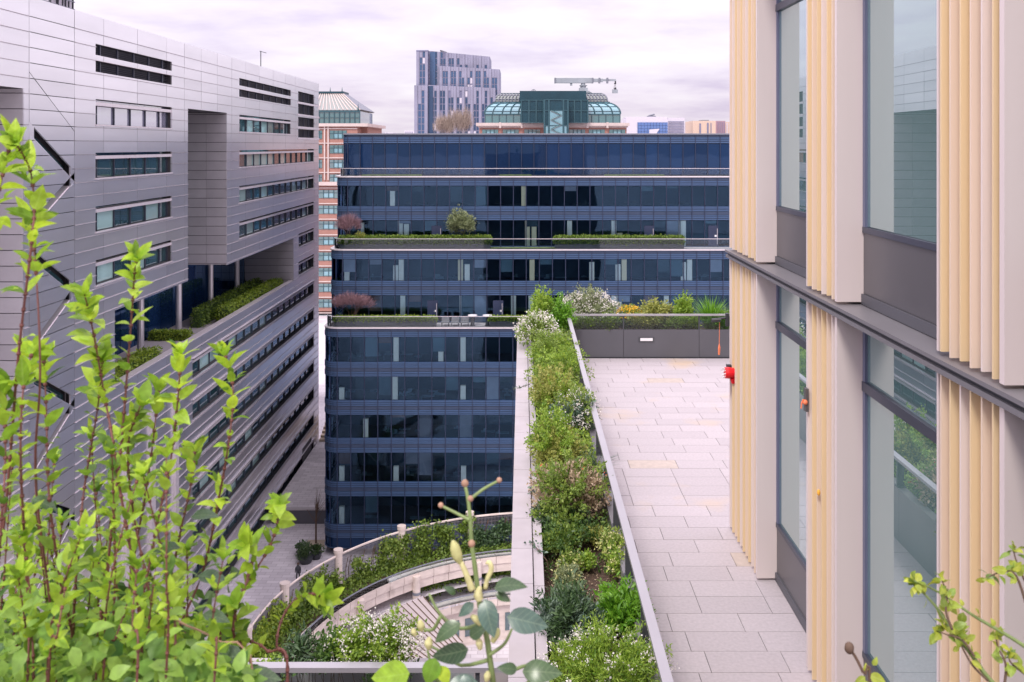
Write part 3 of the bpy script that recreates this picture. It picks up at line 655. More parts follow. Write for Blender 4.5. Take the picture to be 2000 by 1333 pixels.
# ================================================================ BLUE GLASS BUILDING
BX0, BAY = -20.4, 1.38
bb = thing('blue_glass_office_building', (2, 110, GZ), 'stepped navy glass office block with planted terraces across the middle', 'building')
def band(mb, xl, xr, Yf, r, z0, z1, o0, o1):
    """strip that follows front, rounded corner and side"""
    mb.box(xl + r, xr, Yf - o1, Yf - o0, z0, z1)
    mb.arc(xl + r, Yf + r, r + o0, r + o1, z0, z1, 180, 270, 7)
    mb.box(xl - o1, xl - o0, Yf + r, Yf + 14, z0, z1)
    return mb
def storey(Yf, xl, xr, z0, z1, r, glass='glass_b', up=0.60, plain=0.34, low=0.62, cols=(), interior=True, blindp=0.26):
    """one floor: louvred spandrels above and below a row of panes"""
    zg0, zg1 = z0 + low, z1 - plain - up
    band(MB(), xl, xr, Yf, r, z1 - plain, z1, -.12, 0.05).build('plain_band', 'navy_plain', bb)
    mb = MB()
    for (a, b) in ((z0 + .03, zg0 - .03), (zg1 + .03, z1 - plain - .02)):
        k = 3
        for i in range(k):
            h = (b - a) / k; band(mb, xl, xr, Yf, r, a + i * h + h * .22, a + i * h + h * .80, .02, .10)
    mb.build('louvre_slats', 'slat', bb, kind='stuff')
    nb = int((xr - xl - r) / BAY)
    mu = MB()
    for i in range(nb + 1):
        x = xl + r + i * BAY
        mu.box(x - .035, x + .035, Yf - .14, Yf + .05, z0, z1)
        if i == nb: break
        bo('spandrel_panel', x + .04, x + BAY - .04, Yf - .02, Yf + .06, z0 + .01, zg0, 'navy', bb)
        bo('spandrel_panel', x + .04, x + BAY - .04, Yf - .02, Yf + .06, zg1, z1 - plain - .01, 'navy', bb)
        bo('pane', x + .04, x + BAY - .04, Yf + .00, Yf + .03, zg0 + .02, zg1 - .02, glass, bb)
    for k in range(3):
        a0, a1 = 180 + 30 * k + 1, 210 + 30 * k - 1
        MB().arc(xl + r, Yf + r, r - .06, r + .02, z0 + .01, zg0, a0, a1, 3).build('spandrel_panel', 'navy', bb)
        MB().arc(xl + r, Yf + r, r - .06, r + .02, zg1, z1 - plain - .01, a0, a1, 3).build('spandrel_panel', 'navy', bb)
        MB().arc(xl + r, Yf + r, r - .03, r, zg0 + .02, zg1 - .02, a0, a1, 3).build('pane', glass, bb)
    for k in (1, 2):
        a = R(180 + 30 * k); mu.tube([(xl + r + (r + .05) * math.cos(a), Yf + r + (r + .05) * math.sin(a), z0), (xl + r + (r + .05) * math.cos(a), Yf + r + (r + .05) * math.sin(a), z1)], .05, 4)
    mu.build('mullions', 'mullion', bb, kind='stuff')
    MB().box(xl - .02, xl + .05, Yf + r + .01, Yf + 13.9, z0, z1 - plain).build('side_wall', 'glass_n', bb)
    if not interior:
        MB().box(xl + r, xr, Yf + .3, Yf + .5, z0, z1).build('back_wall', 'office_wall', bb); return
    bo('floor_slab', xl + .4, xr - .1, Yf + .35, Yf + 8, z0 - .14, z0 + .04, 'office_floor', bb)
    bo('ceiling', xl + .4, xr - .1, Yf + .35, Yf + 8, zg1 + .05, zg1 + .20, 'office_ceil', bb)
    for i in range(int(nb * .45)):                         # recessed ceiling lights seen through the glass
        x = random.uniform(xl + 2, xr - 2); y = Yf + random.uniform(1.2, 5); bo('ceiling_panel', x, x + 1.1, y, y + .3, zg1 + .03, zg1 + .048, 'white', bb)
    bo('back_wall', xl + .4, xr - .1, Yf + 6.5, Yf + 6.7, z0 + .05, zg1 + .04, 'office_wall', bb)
    for (px, mk, hf) in cols:
        x = max((px - 1020) * (Yf + .8) / 1834, xl + r + .4)
        bo('column', x - .26, x + .26, Yf + .16, Yf + .5, z0 + .05, zg0 + (zg1 - zg0) * hf, mk, bb)
    for i in range(nb):
        x = xl + r + i * BAY; rr = random.random()
        if rr < blindp:
            hf = random.choice((.12, .25, .4, .6, .8, 1.0)); bo('blind', x + .08, x + BAY - .08, Yf + .10, Yf + .13, zg1 - (zg1 - zg0) * hf, zg1 + .04, random.choice(('blind', 'blind', 'blind', 'blind', 'blind_pale', 'blind_pale', 'blind_warm')), bb)
    mb = MB()
    for i in range(int(nb * .7)):                         # desks, monitors and papers by the glass
        x = random.uniform(xl + 1.5, xr - 1); y = Yf + random.uniform(.9, 3)
        mb.box(x, x + random.uniform(.5, 1.5), y, y + .6, zg0 + .05, zg0 + .11)
        if random.random() < .7: mb.box(x + .2, x + .2 + random.uniform(.15, .5), y + .1, y + .15, zg0 + .13, zg0 + random.uniform(.25, .55))
        if random.random() < .3: mb.box(x, x + .06, y, y + .06, zg0 - .5, zg0 + .05)
    mb.build('desks', 'blind', bb, kind='stuff')
wc, cc = 'col_white', 'col_cream'
XR = 30.0
# top plant storey, dark glass
storey(104.4, -19.9, XR, 2.70, 7.20, .5, 'glass_n', .75, .25, .05, interior=False)
MB().box(BX0 + .3, XR, 118, 165, GZ, 2.4).build('unseen_rear_mass', 'glass_n', bb)  # unseen depth added to keep the brick out of the steel panels' reflections
MB().box(XR + .02, 75, 103, 150, GZ, 7.0).build('side_wing', 'navy', bb)
MB().box(-19.9, XR, 104.2, 128, 7.20, 7.34).build('roof', 'slate', bb)
# tier with two office floors
storey(101.6, -20.2, XR, -1.18, 2.55, 1.3, cols=((768, wc, 1), (1023, cc, 1)), blindp=.45)  # cream column stands in for a cream-orange reflection in the glass
storey(101.6, -20.2, XR, -4.98, -1.18, 1.3, low=.1, cols=((708, wc, .9), (783, wc, 1), (795, wc, .85), (1030, cc, 1), (1043, cc, 1), (1112, wc, 1), (1198, wc, 1), (1210, cc, .5), (1322, wc, 1), (1333, wc, 1)))
storey(98.8, -20.3, XR, -8.85, -5.05, 1.4, cols=((662, wc, 1), (774, wc, .7), (785, wc, 1), (900, cc, 1), (913, wc, .75), (1039, cc, 1), (1155, wc, .85), (1206, wc, .75), (1218, cc, 1), (1333, wc, .85), (1345, wc, 1)))
storey(98.8, -20.3, XR, -12.62, -8.85, 1.4, low=.1, cols=((788, wc, 1), (903, wc, 1), (918, wc, 1), (1003, wc, 1), (1037, wc, 1), (1198, wc, 1), (1208, wc, 1), (1300, wc, 1)))
FL = [-12.72, -16.77, -20.67, -24.54, -29.0, -33.36]
cl = [((775, wc, 1), (905, wc, 1), (862, wc, .96)), ((641, wc, .5), (773, wc, 1), (905, wc, .6)), ((716, wc, .8), (905, wc, 1)), ((642, wc, .5), (775, wc, .5), (906, wc, .5)), ((640, wc, .6),)]
for i in range(5): storey(96.0, BX0, 8.0, FL[i + 1], FL[i], 1.5, cols=cl[i], blindp=.35, up=.55, low=.66)
storey(96.0, BX0, 8.0, -35.2, -33.36, 1.5, 'glass_n', .55, .25, .1, interior=False)
MB().box(BX0 + .4, 8, 96.3, 120, -35.3, -35.15).build('soffit', 'dark', bb)
MB().box(BX0 + 2, 8, 98.4, 120, GZ, -35.3).build('plinth', 'dark', bb)
for x in (-18.5, -13, -7.5, -2): MB().cyl(x, 97.2, GZ, -35.2, .35, 12).build('pier', 'stone', bb)
for Yf, zz, xr in ((101.6, 2.55, XR), (98.8, -5.05, XR), (96.0, -12.72, 8.0)):        # terrace decks with pale edges
    band(MB(), BX0 + .1, xr, Yf, 1.4, zz, zz + .13, -.3, .18).build('edge_coping', 'steel_trim', bb)
    MB().box(BX0 + 1.0, XR if xr > 10 else 8, Yf + .25, Yf + 3.2, zz - .1, zz + .07).build('terrace_deck', 'stone', bb)
# green roof strip on the top terrace, lawn and planters
for x0, x1 in ((-17.5, -11), (-2.5, 1), (9, 15.5)): bo('sedum_strip', x0, x1, 102.2, 103.2, 2.62, 2.80, 'grass', bb)
bo('lawn_strip', -3.4, 3.6, 99.0, 100.1, -4.98, -4.84, 'grass', bb)
def balustrade(label, xl, xr, Yf, z, h=1.05):
    t = thing('glass_balustrade', ((xl + xr) / 2, Yf, z), label, 'balustrade', 'glass balustrades on the blue block')
    x = xl + 1.2
    while x < xr - .5:
        bo('glass_panel', x + .01, min(x + 2.76, xr) - .01, Yf + .10, Yf + .12, z, z + h, 'glass_bal', t); x += 2.76
    MB().arc(xl + 1.2, Yf + 1.3, 1.18, 1.20, z, z + h, 180, 270, 6).build('glass_panel', 'glass_bal', t)
    mb = MB(); mb.box(xl + 1.2, xr, Yf + .08, Yf + .14, z + h, z + h + .05); mb.arc(xl + 1.2, Yf + 1.3, 1.16, 1.22, z + h, z + h + .05, 180, 270, 6); mb.build('top_rail', 'steel_trim', t)
balustrade('glass balustrade of the topmost blue block terrace', -19.9, XR, 101.6, 2.68, .8)
balustrade('glass balustrade of the middle blue block terrace', -20.0, XR, 98.8, -4.92)
balustrade('glass balustrade of the lowest blue block terrace', -20.2, 8, 96.0, -12.59)
def px_x(px, Y): return (px - 1020) * Y / 1834
def planter_hedge(pa, pb, Y, z, mk, label, plabel, n, h=.55, size=.2, hh=1.0):
    x0, x1 = px_x(pa, Y), px_x(pb, Y)
    p = MB().box(x0, x1, Y, Y + .9, z, z + h).build('terrace_planter', 'planter'); tag(p, plabel, 'planter', 'dark planters on the blue block')
    hedge('planter_hedge', label, x0 + .03, x1 - .03, Y + .02, Y + .88, z + h, z + h + hh, mk, n, size, 'hedges in terrace planters')
planter_hedge(662, 958, 99.1, -4.98, 'hedge', 'long green hedge in left planter on middle terrace of blue block', 'long dark planter left on middle terrace of blue block', 6000, hh=.75)
planter_hedge(1084, 1336, 99.1, -4.98, 'hedge', 'brownish green hedge in right planter on middle terrace of blue block', 'dark planter right on middle terrace of blue block', 5000, hh=.75)
planter_hedge(652, 851, 96.3, -12.65, 'hedge_lime', 'low trimmed hedge in left planter on lowest terrace of blue block', 'long dark planter left on lowest terrace of blue block', 4000, hh=.32, h=.6)
planter_hedge(956, 1035, 96.3, -12.65, 'hedge_lime', 'short trimmed hedge in planter right on lowest terrace of blue block', 'short dark planter right on lowest terrace of blue block', 1600, hh=.32, h=.6)
# bare mauve shrubs and the pale green one
def bare_tree(name, label, c, r, base, n, mk, rad=.02, group=None, lumps=16, up=0.0):
    t = thing(name, base, label, 'shrub' if r[2] < 3 else 'tree', group)
    mb = MB(); b = Vector(base); c = Vector(c)
    for i in range(7):
        d = rand_dirs(1)[0]; d[2] = abs(d[2]) * .6
        mb.tube([b, b.lerp(c, .5) + Vector(d * np.array(r) * .25), c + Vector(d * np.array(r) * .6)], [rad * 2, rad * 1.3, rad * .6], 5)
    mb.build('trunk', 'stem_brown', t)
    P, nn = foliage_points(c, r, n, lumps, .4)
    A = (P - np.array(base)) ; A /= np.linalg.norm(A, axis=1, keepdims=True); A = A + .7 * rand_dirs(len(P)) + np.array([0, 0, up])
    L = r[2] * rng.uniform(.25, .55, len(P)); V, Q = leaf_arrays(P, A, rand_dirs(len(P)), L, np.full(len(P), rad * 1.6))
    np_mesh('twigs', V, Q, mk, t, 'stuff')
bare_tree('bare_shrub', 'mauve bare twiggy shrub on middle terrace of blue block', at(683, 441, 99.9), (1.5, 1.1, 1.3), at(683, 478, 99.9), 2600, 'twig_mauve', .014, 'bare shrubs on the blue block')
bare_tree('bare_shrub', 'wide mauve bare shrub on lowest terrace of blue block', at(686, 592, 97.2), (2.2, 1.2, 1.35), at(686, 632, 97.2), 3600, 'twig_mauve', .014, 'bare shrubs on the blue block')
c = at(901, 441, 99.9); shrub('round_shrub', 'pale olive round shrub on middle terrace of blue block', 'shrub', c, (1.75, 1.2, 1.45), 4200, .24, 'leaf_olive', c.z - 2.1, 18, .4, .3, zmin=c.z - 1.5)
c = at(703, 463, 99.5); shrub('yellow_shrub', 'small yellow green shrub by the mauve shrub on middle terrace', 'shrub', c, (.6, .4, .4), 500, .18, 'leaf_gold', c.z - .6)
# small terrace furniture
for i, (px, kind) in enumerate(((870, 's'), (889, 's'), (908, 's'), (923, 't'), (952, 't'))):
    x = px_x(px, 97.2); z0 = -12.65
    if kind == 's':
        t = thing('terrace_chair', (x, 97.0, z0), ('leftmost', 'middle', 'rightmost')[i] + ' grey low chair on lowest terrace of blue block', 'chair', 'terrace chairs')
        bo('seat', x - .4, x + .4, 96.7, 97.3, z0 + .35, z0 + .45, 'ledge', t); bo('backrest', x - .38, x + .38, 97.25, 97.33, z0 + .46, z0 + .85, 'ledge', t)
        for sx in (-.35, .35):
            for sy in (96.75, 97.25): bo('leg', x + sx - .03, x + sx + .03, sy - .03, sy + .03, z0, z0 + .35, 'dark', t)
    else:
        t = thing('bar_table', (x, 97.1, z0), 'dark tall bar table ' + ('beside the chairs' if px < 930 else 'next to the short planter') + ' on lowest blue terrace', 'table', 'bar tables')
        MB().cyl(x, 97.1, z0 + 1.05, z0 + 1.1, .5, 14).build('table_top', 'white', t); MB().cyl(x, 97.1, z0 + .03, z0 + 1.05, .22, 10, .1).build('leg', 'dark', t); MB().cyl(x, 97.1, z0, z0 + .03, .3, 12).build('base', 'dark', t)
# terrace doors with white notices
for k, (px, Yf, z0) in enumerate(((853, 101.6, -4.98), (1268, 101.6, -4.98), (1393, 101.6, -4.98), (845, 98.8, -12.6), (973, 98.8, -12.6))):
    x = px_x(px, Yf)
    bo('terrace_door', x - .55, x + .55, Yf - .10, Yf - .045, z0 + .05, z0 + 2.3, 'mullion', bb)
    bo('door_handle', x + .40, x + .44, Yf - .16, Yf - .12, z0 + .3, z0 + 2.0, 'steel_trim', bb)
    bo('door_notice', x + .14, x + .36, Yf - .115, Yf - .102, z0 + 1.1, z0 + 1.3, 'white', bb)

# ================================================================ BRICK BUILDINGS BEHIND
Yb = 232.0; S = Yb / 1834
def bx(px): return (px - 1020) * S
def bz(py): return CAMZ - (py - 284) * S
t = thing('brick_building', (bx(640), Yb + 12, GZ), 'red brick building with glazed attic and hipped roof behind the steel block', 'building')
xl, xr = bx(540), bx(714)
MB().box(xl, bx(698), Yb, Yb + 30, -35, bz(247)).build('wall', 'brick', t)
MB().box(bx(698), xr - .5, Yb + 6, Yb + 30, -35, bz(247)).build('side_wing', 'brick', t)
MB().box(xl - .3, xr + .6, Yb - .7, Yb + 30, bz(247), bz(241)).build('cornice', 'brick_pale', t)
MB().box(xl, bx(702), Yb + .6, Yb + 20, bz(241), bz(217)).build('attic_glazing', 'teal_glass_d', t)
mb = MB()
for i in range(14): x = bx(572 + i * 10); mb.box(x - .12, x + .12, Yb + .4, Yb + .58, bz(241), bz(217))
mb.box(xl, bx(703), Yb + .35, Yb + .56, bz(219), bz(215)); mb.box(xl, bx(703), Yb + .36, Yb + .57, bz(230), bz(229)); mb.build('attic_frame', 'teal_frame', t)
x0, x1, y0, y1 = bx(565), bx(703), Yb + .3, Yb + 22; xa, xb, ya, yb = bx(590), bx(656), Yb + 8, Yb + 14; zb_, zt_ = bz(215), bz(179)
MB().poly([(x0, y0, zb_), (x1, y0, zb_), (xb, ya, zt_), (xa, ya, zt_)]).poly([(x1, y0, zb_), (x1, y1, zb_), (xb, yb, zt_), (xb, ya, zt_)]).poly([(x1, y1, zb_), (x0, y1, zb_), (xa, yb, zt_), (xb, yb, zt_)]).poly([(x0, y1, zb_), (x0, y0, zb_), (xa, ya, zt_), (xa, yb, zt_)]).poly([(xa, ya, zt_), (xb, ya, zt_), (xb, yb, zt_), (xa, yb, zt_)]).build('roof', 'cream_roof', t)
MB().prism([(x1 + .05, y0 - .1, zb_ + .1), (x1 + .05, y1, zb_ + .1), (xb + .05, yb, zt_ + .1), (xb + .05, ya, zt_ + .1)], (.12, 0, .12)).build('slate_slope', 'slate', t)
mb = MB()
for i in range(18):
    f = i / 17; mb.tube([(x0 + (x1 - x0) * f, y0 - .05, zb_ + .1), (xa + (xb - xa) * f, ya - .05, zt_ + .1)], .13, 4)
mb.build('roof_seams', 'brick_pale', t)
mb = MB(); mb.box(xa - .5, xb + .5, ya - .5, yb + .5, zt_, zt_ + .5); mb.build('ridge_cap', 'teal', t)
mb = MB()
for x in (xb, bx(632), bx(699)): mb.tube([(x, ya if x != bx(699) else y0, zt_ if x != bx(699) else zb_), (x, ya if x != bx(699) else y0, (zt_ if x != bx(699) else zb_) + 1.6)], [.22, .03], 5)
mb.build('finials', 'teal_frame', t)
pys = [255 + 28.6 * i for i in range(4)] + [371 + 30.5 * i for i in range(9)]
for i, py in enumerate(pys):
    for (pa, pb) in ((610, 629), (644, 677)) if i < 4 else ((622, 662),):
        w = bo('window', bx(pa), bx(pb), Yb - .12, Yb + .02, bz(py + 16), bz(py), 'teal_glass_d', t)
        mb = MB()
        for k in range(1, 4): x = bx(pa + (pb - pa) * k / 4); mb.box(x - .1, x + .1, Yb - .22, Yb - .13, bz(py + 16), bz(py))
        mb.box(bx(pa), bx(pb), Yb - .21, Yb - .125, bz(py + 6.2), bz(py + 5)); mb.build('frame', 'teal_frame', w)
        bo('pane', bx(pa + (pb - pa) * .27), bx(pa + (pb - pa) * .73), Yb - .14, Yb - .121, bz(py + 14), bz(py + 6.5), 'teal_glass', w)
    bo('string_course', xl, bx(698), Yb - .25, Yb - .01, bz(py - 3), bz(py - 5), 'brick_pale', t)
for pa in (633, 640): bo('pilaster', bx(pa), bx(pa + 2.4), Yb - .35, Yb - .02, bz(352), bz(247), 'brick_pale', t)
bo('string_course', xl, bx(720), Yb - 1.2, Yb - .02, bz(362), bz(355), 'brick_pale', t)
bo('stone_base', xl, bx(690), Yb - .5, Yb - .02, bz(800), bz(640), 'stone', t)
# building with glazed barrel roofs
t = thing('barrel_roof_building', (bx(1080), Yb + 16, GZ), 'brick building with teal central box and glazed barrel roofs behind the blue block', 'building')
MB().box(bx(936), bx(1224), Yb, Yb + 34, -35, bz(247)).build('wall', 'brick', t)
MB().box(bx(930), bx(1229), Yb - .9, Yb + 34, bz(246), bz(240)).build('cornice', 'brick_pale', t)
MB().box(bx(934), bx(1226), Yb - .5, Yb - .02, bz(249), bz(246.2)).build('frieze', 'brick_pale', t)
for pa in (942, 982, 1024, 1112, 1150, 1190):
    w = bo('window', bx(pa), bx(pa + 31), Yb - .14, Yb + .02, bz(275), bz(253), 'teal_glass_d', t)
    for k in range(1, 4): bo('mullion', bx(pa + 7.75 * k) - .1, bx(pa + 7.75 * k) + .1, Yb - .25, Yb - .15, bz(275), bz(253), 'teal_frame', w)
    bo('pane', bx(pa + 9), bx(pa + 22), Yb - .17, Yb - .145, bz(272), bz(257), 'teal_glass', w)
for pa in (975, 1017, 1145, 1184): bo('pier_cap', bx(pa), bx(pa + 4), Yb - 1.0, Yb - .91, bz(250), bz(239), 'brick_pale', t)
def vault(name, cxp, hw, y0, depth, prof, mk, ribs=None, ribmk='teal_frame'):
    """cloister vault: profile of (inset, z) rings round a rectangle"""
    cx_ = bx(cxp); mb = MB(); rings = []
    for ins, z in prof:
        rings.append([(cx_ - hw + ins, y0 + ins * .8, z), (cx_ + hw - ins, y0 + ins * .8, z), (cx_ + hw - ins, y0 + depth - ins * .8, z), (cx_ - hw + ins, y0 + depth - ins * .8, z)])
    b = 0
    for r_ in rings: mb.v += r_
    for i in range(len(rings) - 1):
        for k in range(4): mb.f.append((4 * i + k, 4 * i + (k + 1) % 4, 4 * i + 4 + (k + 1) % 4, 4 * i + 4 + k))
    mb.f.append(tuple(4 * (len(rings) - 1) + k for k in range(4)))
    o = mb.build(name, mk, t)
    for k in range(4): MB().tube([r_[k] for r_ in rings], .22, 5).build('hip_rib', ribmk, o)
    for f in ribs or ():
        MB().tube([Vector(r_[0]).lerp(Vector(r_[1]), f) + Vector((0, -.1, 0)) for r_ in rings], .16, 4).build('rib', ribmk, o)
    for r_ in rings[1:-1:2]: MB().tube([Vector(r_[0]) + Vector((0, -.08, 0)), Vector(r_[1]) + Vector((0, -.08, 0))], .09, 4).build('purlin', ribmk, o)
hw = (1213 - 946) / 2 * S
MB().box(bx(947), bx(1212), Yb + 1.02, Yb + 28, bz(240), bz(223)).build('glass_band', 'teal_glass_d', t)
mb = MB()
for i in range(20): x = bx(947 + 265 * i / 19); mb.box(x - .1, x + .1, Yb + .88, Yb + 1.0, bz(240), bz(223))
mb.box(bx(946), bx(1213), Yb + .8, Yb + 1.01, bz(224), bz(222)); mb.build('band_frame', 'teal_frame', t)
prof = [(hw * .22 * (1 - math.cos(a)), bz(222) + (bz(199) - bz(222)) * math.sin(a)) for a in np.linspace(0, math.pi / 2, 8)]
vault('glazed_vault', 1079.5, hw, Yb + 1, 28, prof, 'teal_glass', [.06, .13, .19, .25, .75, .81, .87, .94])
hw2 = (1190 - 966) / 2 * S
MB().box(bx(962), bx(1194), Yb + 4, Yb + 24, bz(200), bz(197)).build('gutter', 'teal', t)
prof = [(hw2 * .10 * (1 - math.cos(a)), bz(197) + (bz(181) - bz(197)) * math.sin(a)) for a in np.linspace(0, math.pi / 2, 6)]
vault('upper_vault', 1078, hw2, Yb + 4.5, 20, prof, 'cream_roof', [.03 * i for i in range(1, 9)] + [1 - .03 * i for i in range(1, 9)], 'slate')
MB().box(bx(976), bx(1180), Yb + 6, Yb + 22, bz(181), bz(179)).build('roof_cap', 'teal', t)
MB().box(bx(1015), bx(1145), Yb - .2, Yb + 24, bz(197), bz(177.5)).build('plant_box', 'teal', t)
MB().box(bx(1018), bx(1147), Yb - 2.0, Yb + 3, bz(240), bz(196)).build('central_box', 'teal', t)
mb = MB()
for pa in (1018, 1033, 1047, 1061, 1109, 1121, 1134, 1147): mb.box(bx(pa) - .15, bx(pa) + .15, Yb - 2.2, Yb - 2.01, bz(240), bz(196))
for py in (196.5, 217, 239.5): mb.box(bx(1018), bx(1147), Yb - 2.19, Yb - 2.015, bz(py + .8), bz(py - .8))
mb.build('central_frame', 'teal_frame', t)
MB().box(bx(1062), bx(1108), Yb - 4.5, Yb - 2.3, bz(300), bz(196)).build('projecting_bay', 'teal', t)
mb = MB()
for pa in (1062.5, 1071, 1099, 1107.5): mb.box(bx(pa) - .2, bx(pa) + .2, Yb - 4.7, Yb - 4.51, bz(300), bz(196))
for py in (196.5, 217, 246): mb.box(bx(1062), bx(1108), Yb - 4.69, Yb - 4.505, bz(py + .8), bz(py - .8))
mb.build('bay_frame', 'teal_frame', t)
bo('stair_glass', bx(1073), bx(1097), Yb - 4.62, Yb - 4.51, bz(300), bz(218), 'teal_glass', t)
bo('stair_glass', bx(1065), bx(1105), Yb - 4.56, Yb - 4.508, bz(300), bz(247), 'teal_glass', t)
mb = MB()
for k in range(5): mb.tube([(bx(1075 if k % 2 else 1095), Yb - 4.75, bz(262 - 9 * k)), (bx(1095 if k % 2 else 1075), Yb - 4.75, bz(253 - 9 * k))], .18, 4)
mb.build('stair_flights', 'teal_glass_d', t)
# window cleaning crane on that roof
t = thing('roof_crane', (bx(1143), Yb + 8, bz(178)), 'grey telescopic window cleaning crane with hanging cradle on barrel roof', 'crane')
y = Yb + 8
mb = MB(); mb.prism([(bx(1121), y - 1.2, bz(178)), (bx(1160), y - 1.2, bz(178)), (bx(1154), y - 1.2, bz(174)), (bx(1131), y - 1.2, bz(174))], (0, 2.4, 0)); mb.box(bx(1135), bx(1152), y - 1.1, y + 1.1, bz(174), bz(168)); mb.build('base', 'crane', t)
mb = MB(); mb.cyl(bx(1143), y, bz(168), bz(162), .75, 12); mb.box(bx(1136), bx(1151), y - 1.0, y + 1.0, bz(163.6), bz(162.4)); mb.cyl(bx(1143), y, bz(162.4), bz(156), .55, 12); mb.build('turret', 'crane', t)
MB().box(bx(1086), bx(1162), y - .7, y + .7, bz(158), bz(148)).build('boom', 'crane', t)
MB().box(bx(1162), bx(1183), y - .5, y + .5, bz(156), bz(149.2)).build('boom', 'crane', t)
MB().box(bx(1183), bx(1209), y - .35, y + .35, bz(154), bz(150)).build('boom', 'crane', t)
mb = MB()
for pa in (1162, 1176, 1192, 1086.5): mb.box(bx(pa) - .2, bx(pa) + .2, y - .8, y + .8, bz(158.3), bz(147.6))
mb.build('collar', 'slate', t)
MB().box(bx(1117), bx(1121), y - .4, y + .4, bz(163), bz(158)).build('winch', 'crane', t)
mb = MB(); mb.tube([(bx(1208), y, bz(151)), (bx(1208.5), y, bz(160)), (bx(1206), y, bz(158))], .2, 5); mb.build('hook', 'dark', t)
mb = MB(); mb.tube([(bx(1207.5), y, bz(158)), (bx(1205), y, bz(169.5))], .05, 4); mb.tube([(bx(1207.5), y, bz(158)), (bx(1210), y, bz(169.5))], .05, 4); mb.build('cable', 'dark', t)
mb = MB(); mb.box(bx(1202), bx(1213), y - .5, y + .5, bz(178.5), bz(171)); mb.build('cradle', 'crane', t)
MB().prism([(bx(1205), y - .3, bz(171)), (bx(1210.5), y - .3, bz(171)), (bx(1209), y - .3, bz(167)), (bx(1207), y - .3, bz(167))], (0, .6, 0)).build('cradle_motor', 'dark', t)
t = thing('roof_hoop', (bx(1043), Yb + 9, bz(178)), 'small round hoop antenna on the barrel roof building', 'antenna')
mb = MB(); mb.tube([(bx(1043 + 4 * math.cos(a)), Yb + 9, bz(174.5 - 4 * math.sin(a))) for a in np.linspace(-.4, math.pi + .4, 14)], .1, 5); mb.tube([(bx(1043), Yb + 9, bz(178.4)), (bx(1043), Yb + 9, bz(170.5))], .08, 5); mb.build('hoop', 'slate', t)

# ================================================================ TOWER
Yt = 430.0; S2 = Yt / 1834
def tx(px): return (px - 1020) * S2
def tz(py): return CAMZ - (py - 284) * S2
t = thing('lilac_tower', (tx(893), Yt + 15, GZ), 'tall grey lilac residential tower stepping down to the right', 'tower')
def tower_block(x0p, x1p, topa, topb, y0, depth, dark=0.5):
    """block with a slanted top, vertical cladding strips and windows between"""
    x0, x1 = tx(x0p), tx(x1p)
    MB().prism([(x0, y0, GZ), (x1, y0, GZ), (x1, y0, tz(topb)), (x0, y0, tz(topa))], (0, depth, 0)).build('block', 'tower_dark', t)
    strip, wm, gl = MB(), MB(), MB()
    w = x1 - x0; nb = max(3, int(w / 1.25)); fl = 3.05
    for i in range(nb):
        xa = x0 + w * i / nb; xb_ = x0 + w * (i + 1) / nb; f = (i + .5) / nb; tp = tz(topa + (topb - topa) * f); bw = xb_ - xa
        if i % 3 == 0 or i == nb - 1:
            strip.box(xa + .02, xb_ - .10, y0 - .40, y0 - .01, -30, tp - .02)
        else:
            strip.box(xa + .02, xa + bw * .16, y0 - .34, y0 - .01, -30, tp - .02)
            zz = -30; h0 = tp - random.choice((2.6, 2.6, 5.6, 8.6))
            while zz < h0:
                q = random.random()
                if q < .86: gl.box(xa + bw * .2, xb_ - .05, y0 - .12, y0 - .012, zz + .35, zz + 2.85)
                elif q < .93: wm.box(xa + bw * .2, xb_ - .05, y0 - .12, y0 - .012, zz + .35, zz + 2.85)
                zz += fl
            strip.box(xa + bw * .165, xb_ - .01, y0 - .22, y0 - .012, zz + .05, tp - .05)
    strip.build('cladding_strips', 'tower', t, kind='stuff'); gl.v and gl.build('windows', 'tower_glass', t, kind='stuff'); wm.v and wm.build('pale_windows', 'far_white', t, kind='stuff')
tower_block(813, 836, 99, 97.5, Yt, 20)
tower_block(836.2, 956, 97.5, 109, Yt + 4, 24)
tower_block(858, 976, 128, 135, Yt + 1.5, 26)
tower_block(810, 836.4, 167, 167, Yt - 2, 8)
tower_block(836.6, 968, 166, 172, Yt - .4, 6)
bo('corner_glazing', tx(837), tx(846), Yt - .9, Yt - .65, -30, tz(168), 'tower_glass', t); bo('corner_glazing', tx(838), tx(849), Yt + 3.4, Yt + 3.6, tz(167), tz(100), 'tower_glass', t)
bo('coping', tx(813), tx(836), Yt - .5, Yt - .36, tz(100.5), tz(98), 'tower_dark', t)
g = MB().tube([(tx(856), Yt + 10, tz(94)), (tx(860), Yt + 10, tz(97)), (tx(866), Yt + 10, tz(99.4)), (tx(873), Yt + 10, tz(101.5))], [.25, .7, .8, .4], 6); g.build('roof_cleaning_arm', 'dark', t)
# distant blocks on the right
def far_block(name, label, pa, pb, pt, Y, mk, depth=25, wins=None, dark=None, extra=None):
    s = Y / 1834; fx = lambda p: (p - 1020) * s; fz = lambda p: CAMZ - (p - 284) * s
    t = thing(name, ((fx(pa) + fx(pb)) / 2, Y + depth / 2, GZ), label, 'building')
    MB().box(fx(pa), fx(pb), Y, Y + depth, GZ, fz(pt)).build('wall', mk, t)
    for (a, b, c, d, mk2) in wins or (): bo('window_strip', fx(a), fx(b), Y - .3, Y - .02, fz(d), fz(c), mk2, t)
    return t, fx, fz
t, fx, fz = far_block('white_office_block', 'far white office block with blue glass front right of barrel roofs', 1222, 1304, 233, 520, 'far_white', wins=[(1245, 1304, 239, 290, 'far_blue')] + [(1246 + 6 * i, 1246.6 + 6 * i, 239.3, 290, 'tower') for i in range(10)] + [(1245, 1304, 245 + 6 * i, 245.6 + 6 * i, 'tower') for i in range(4)])
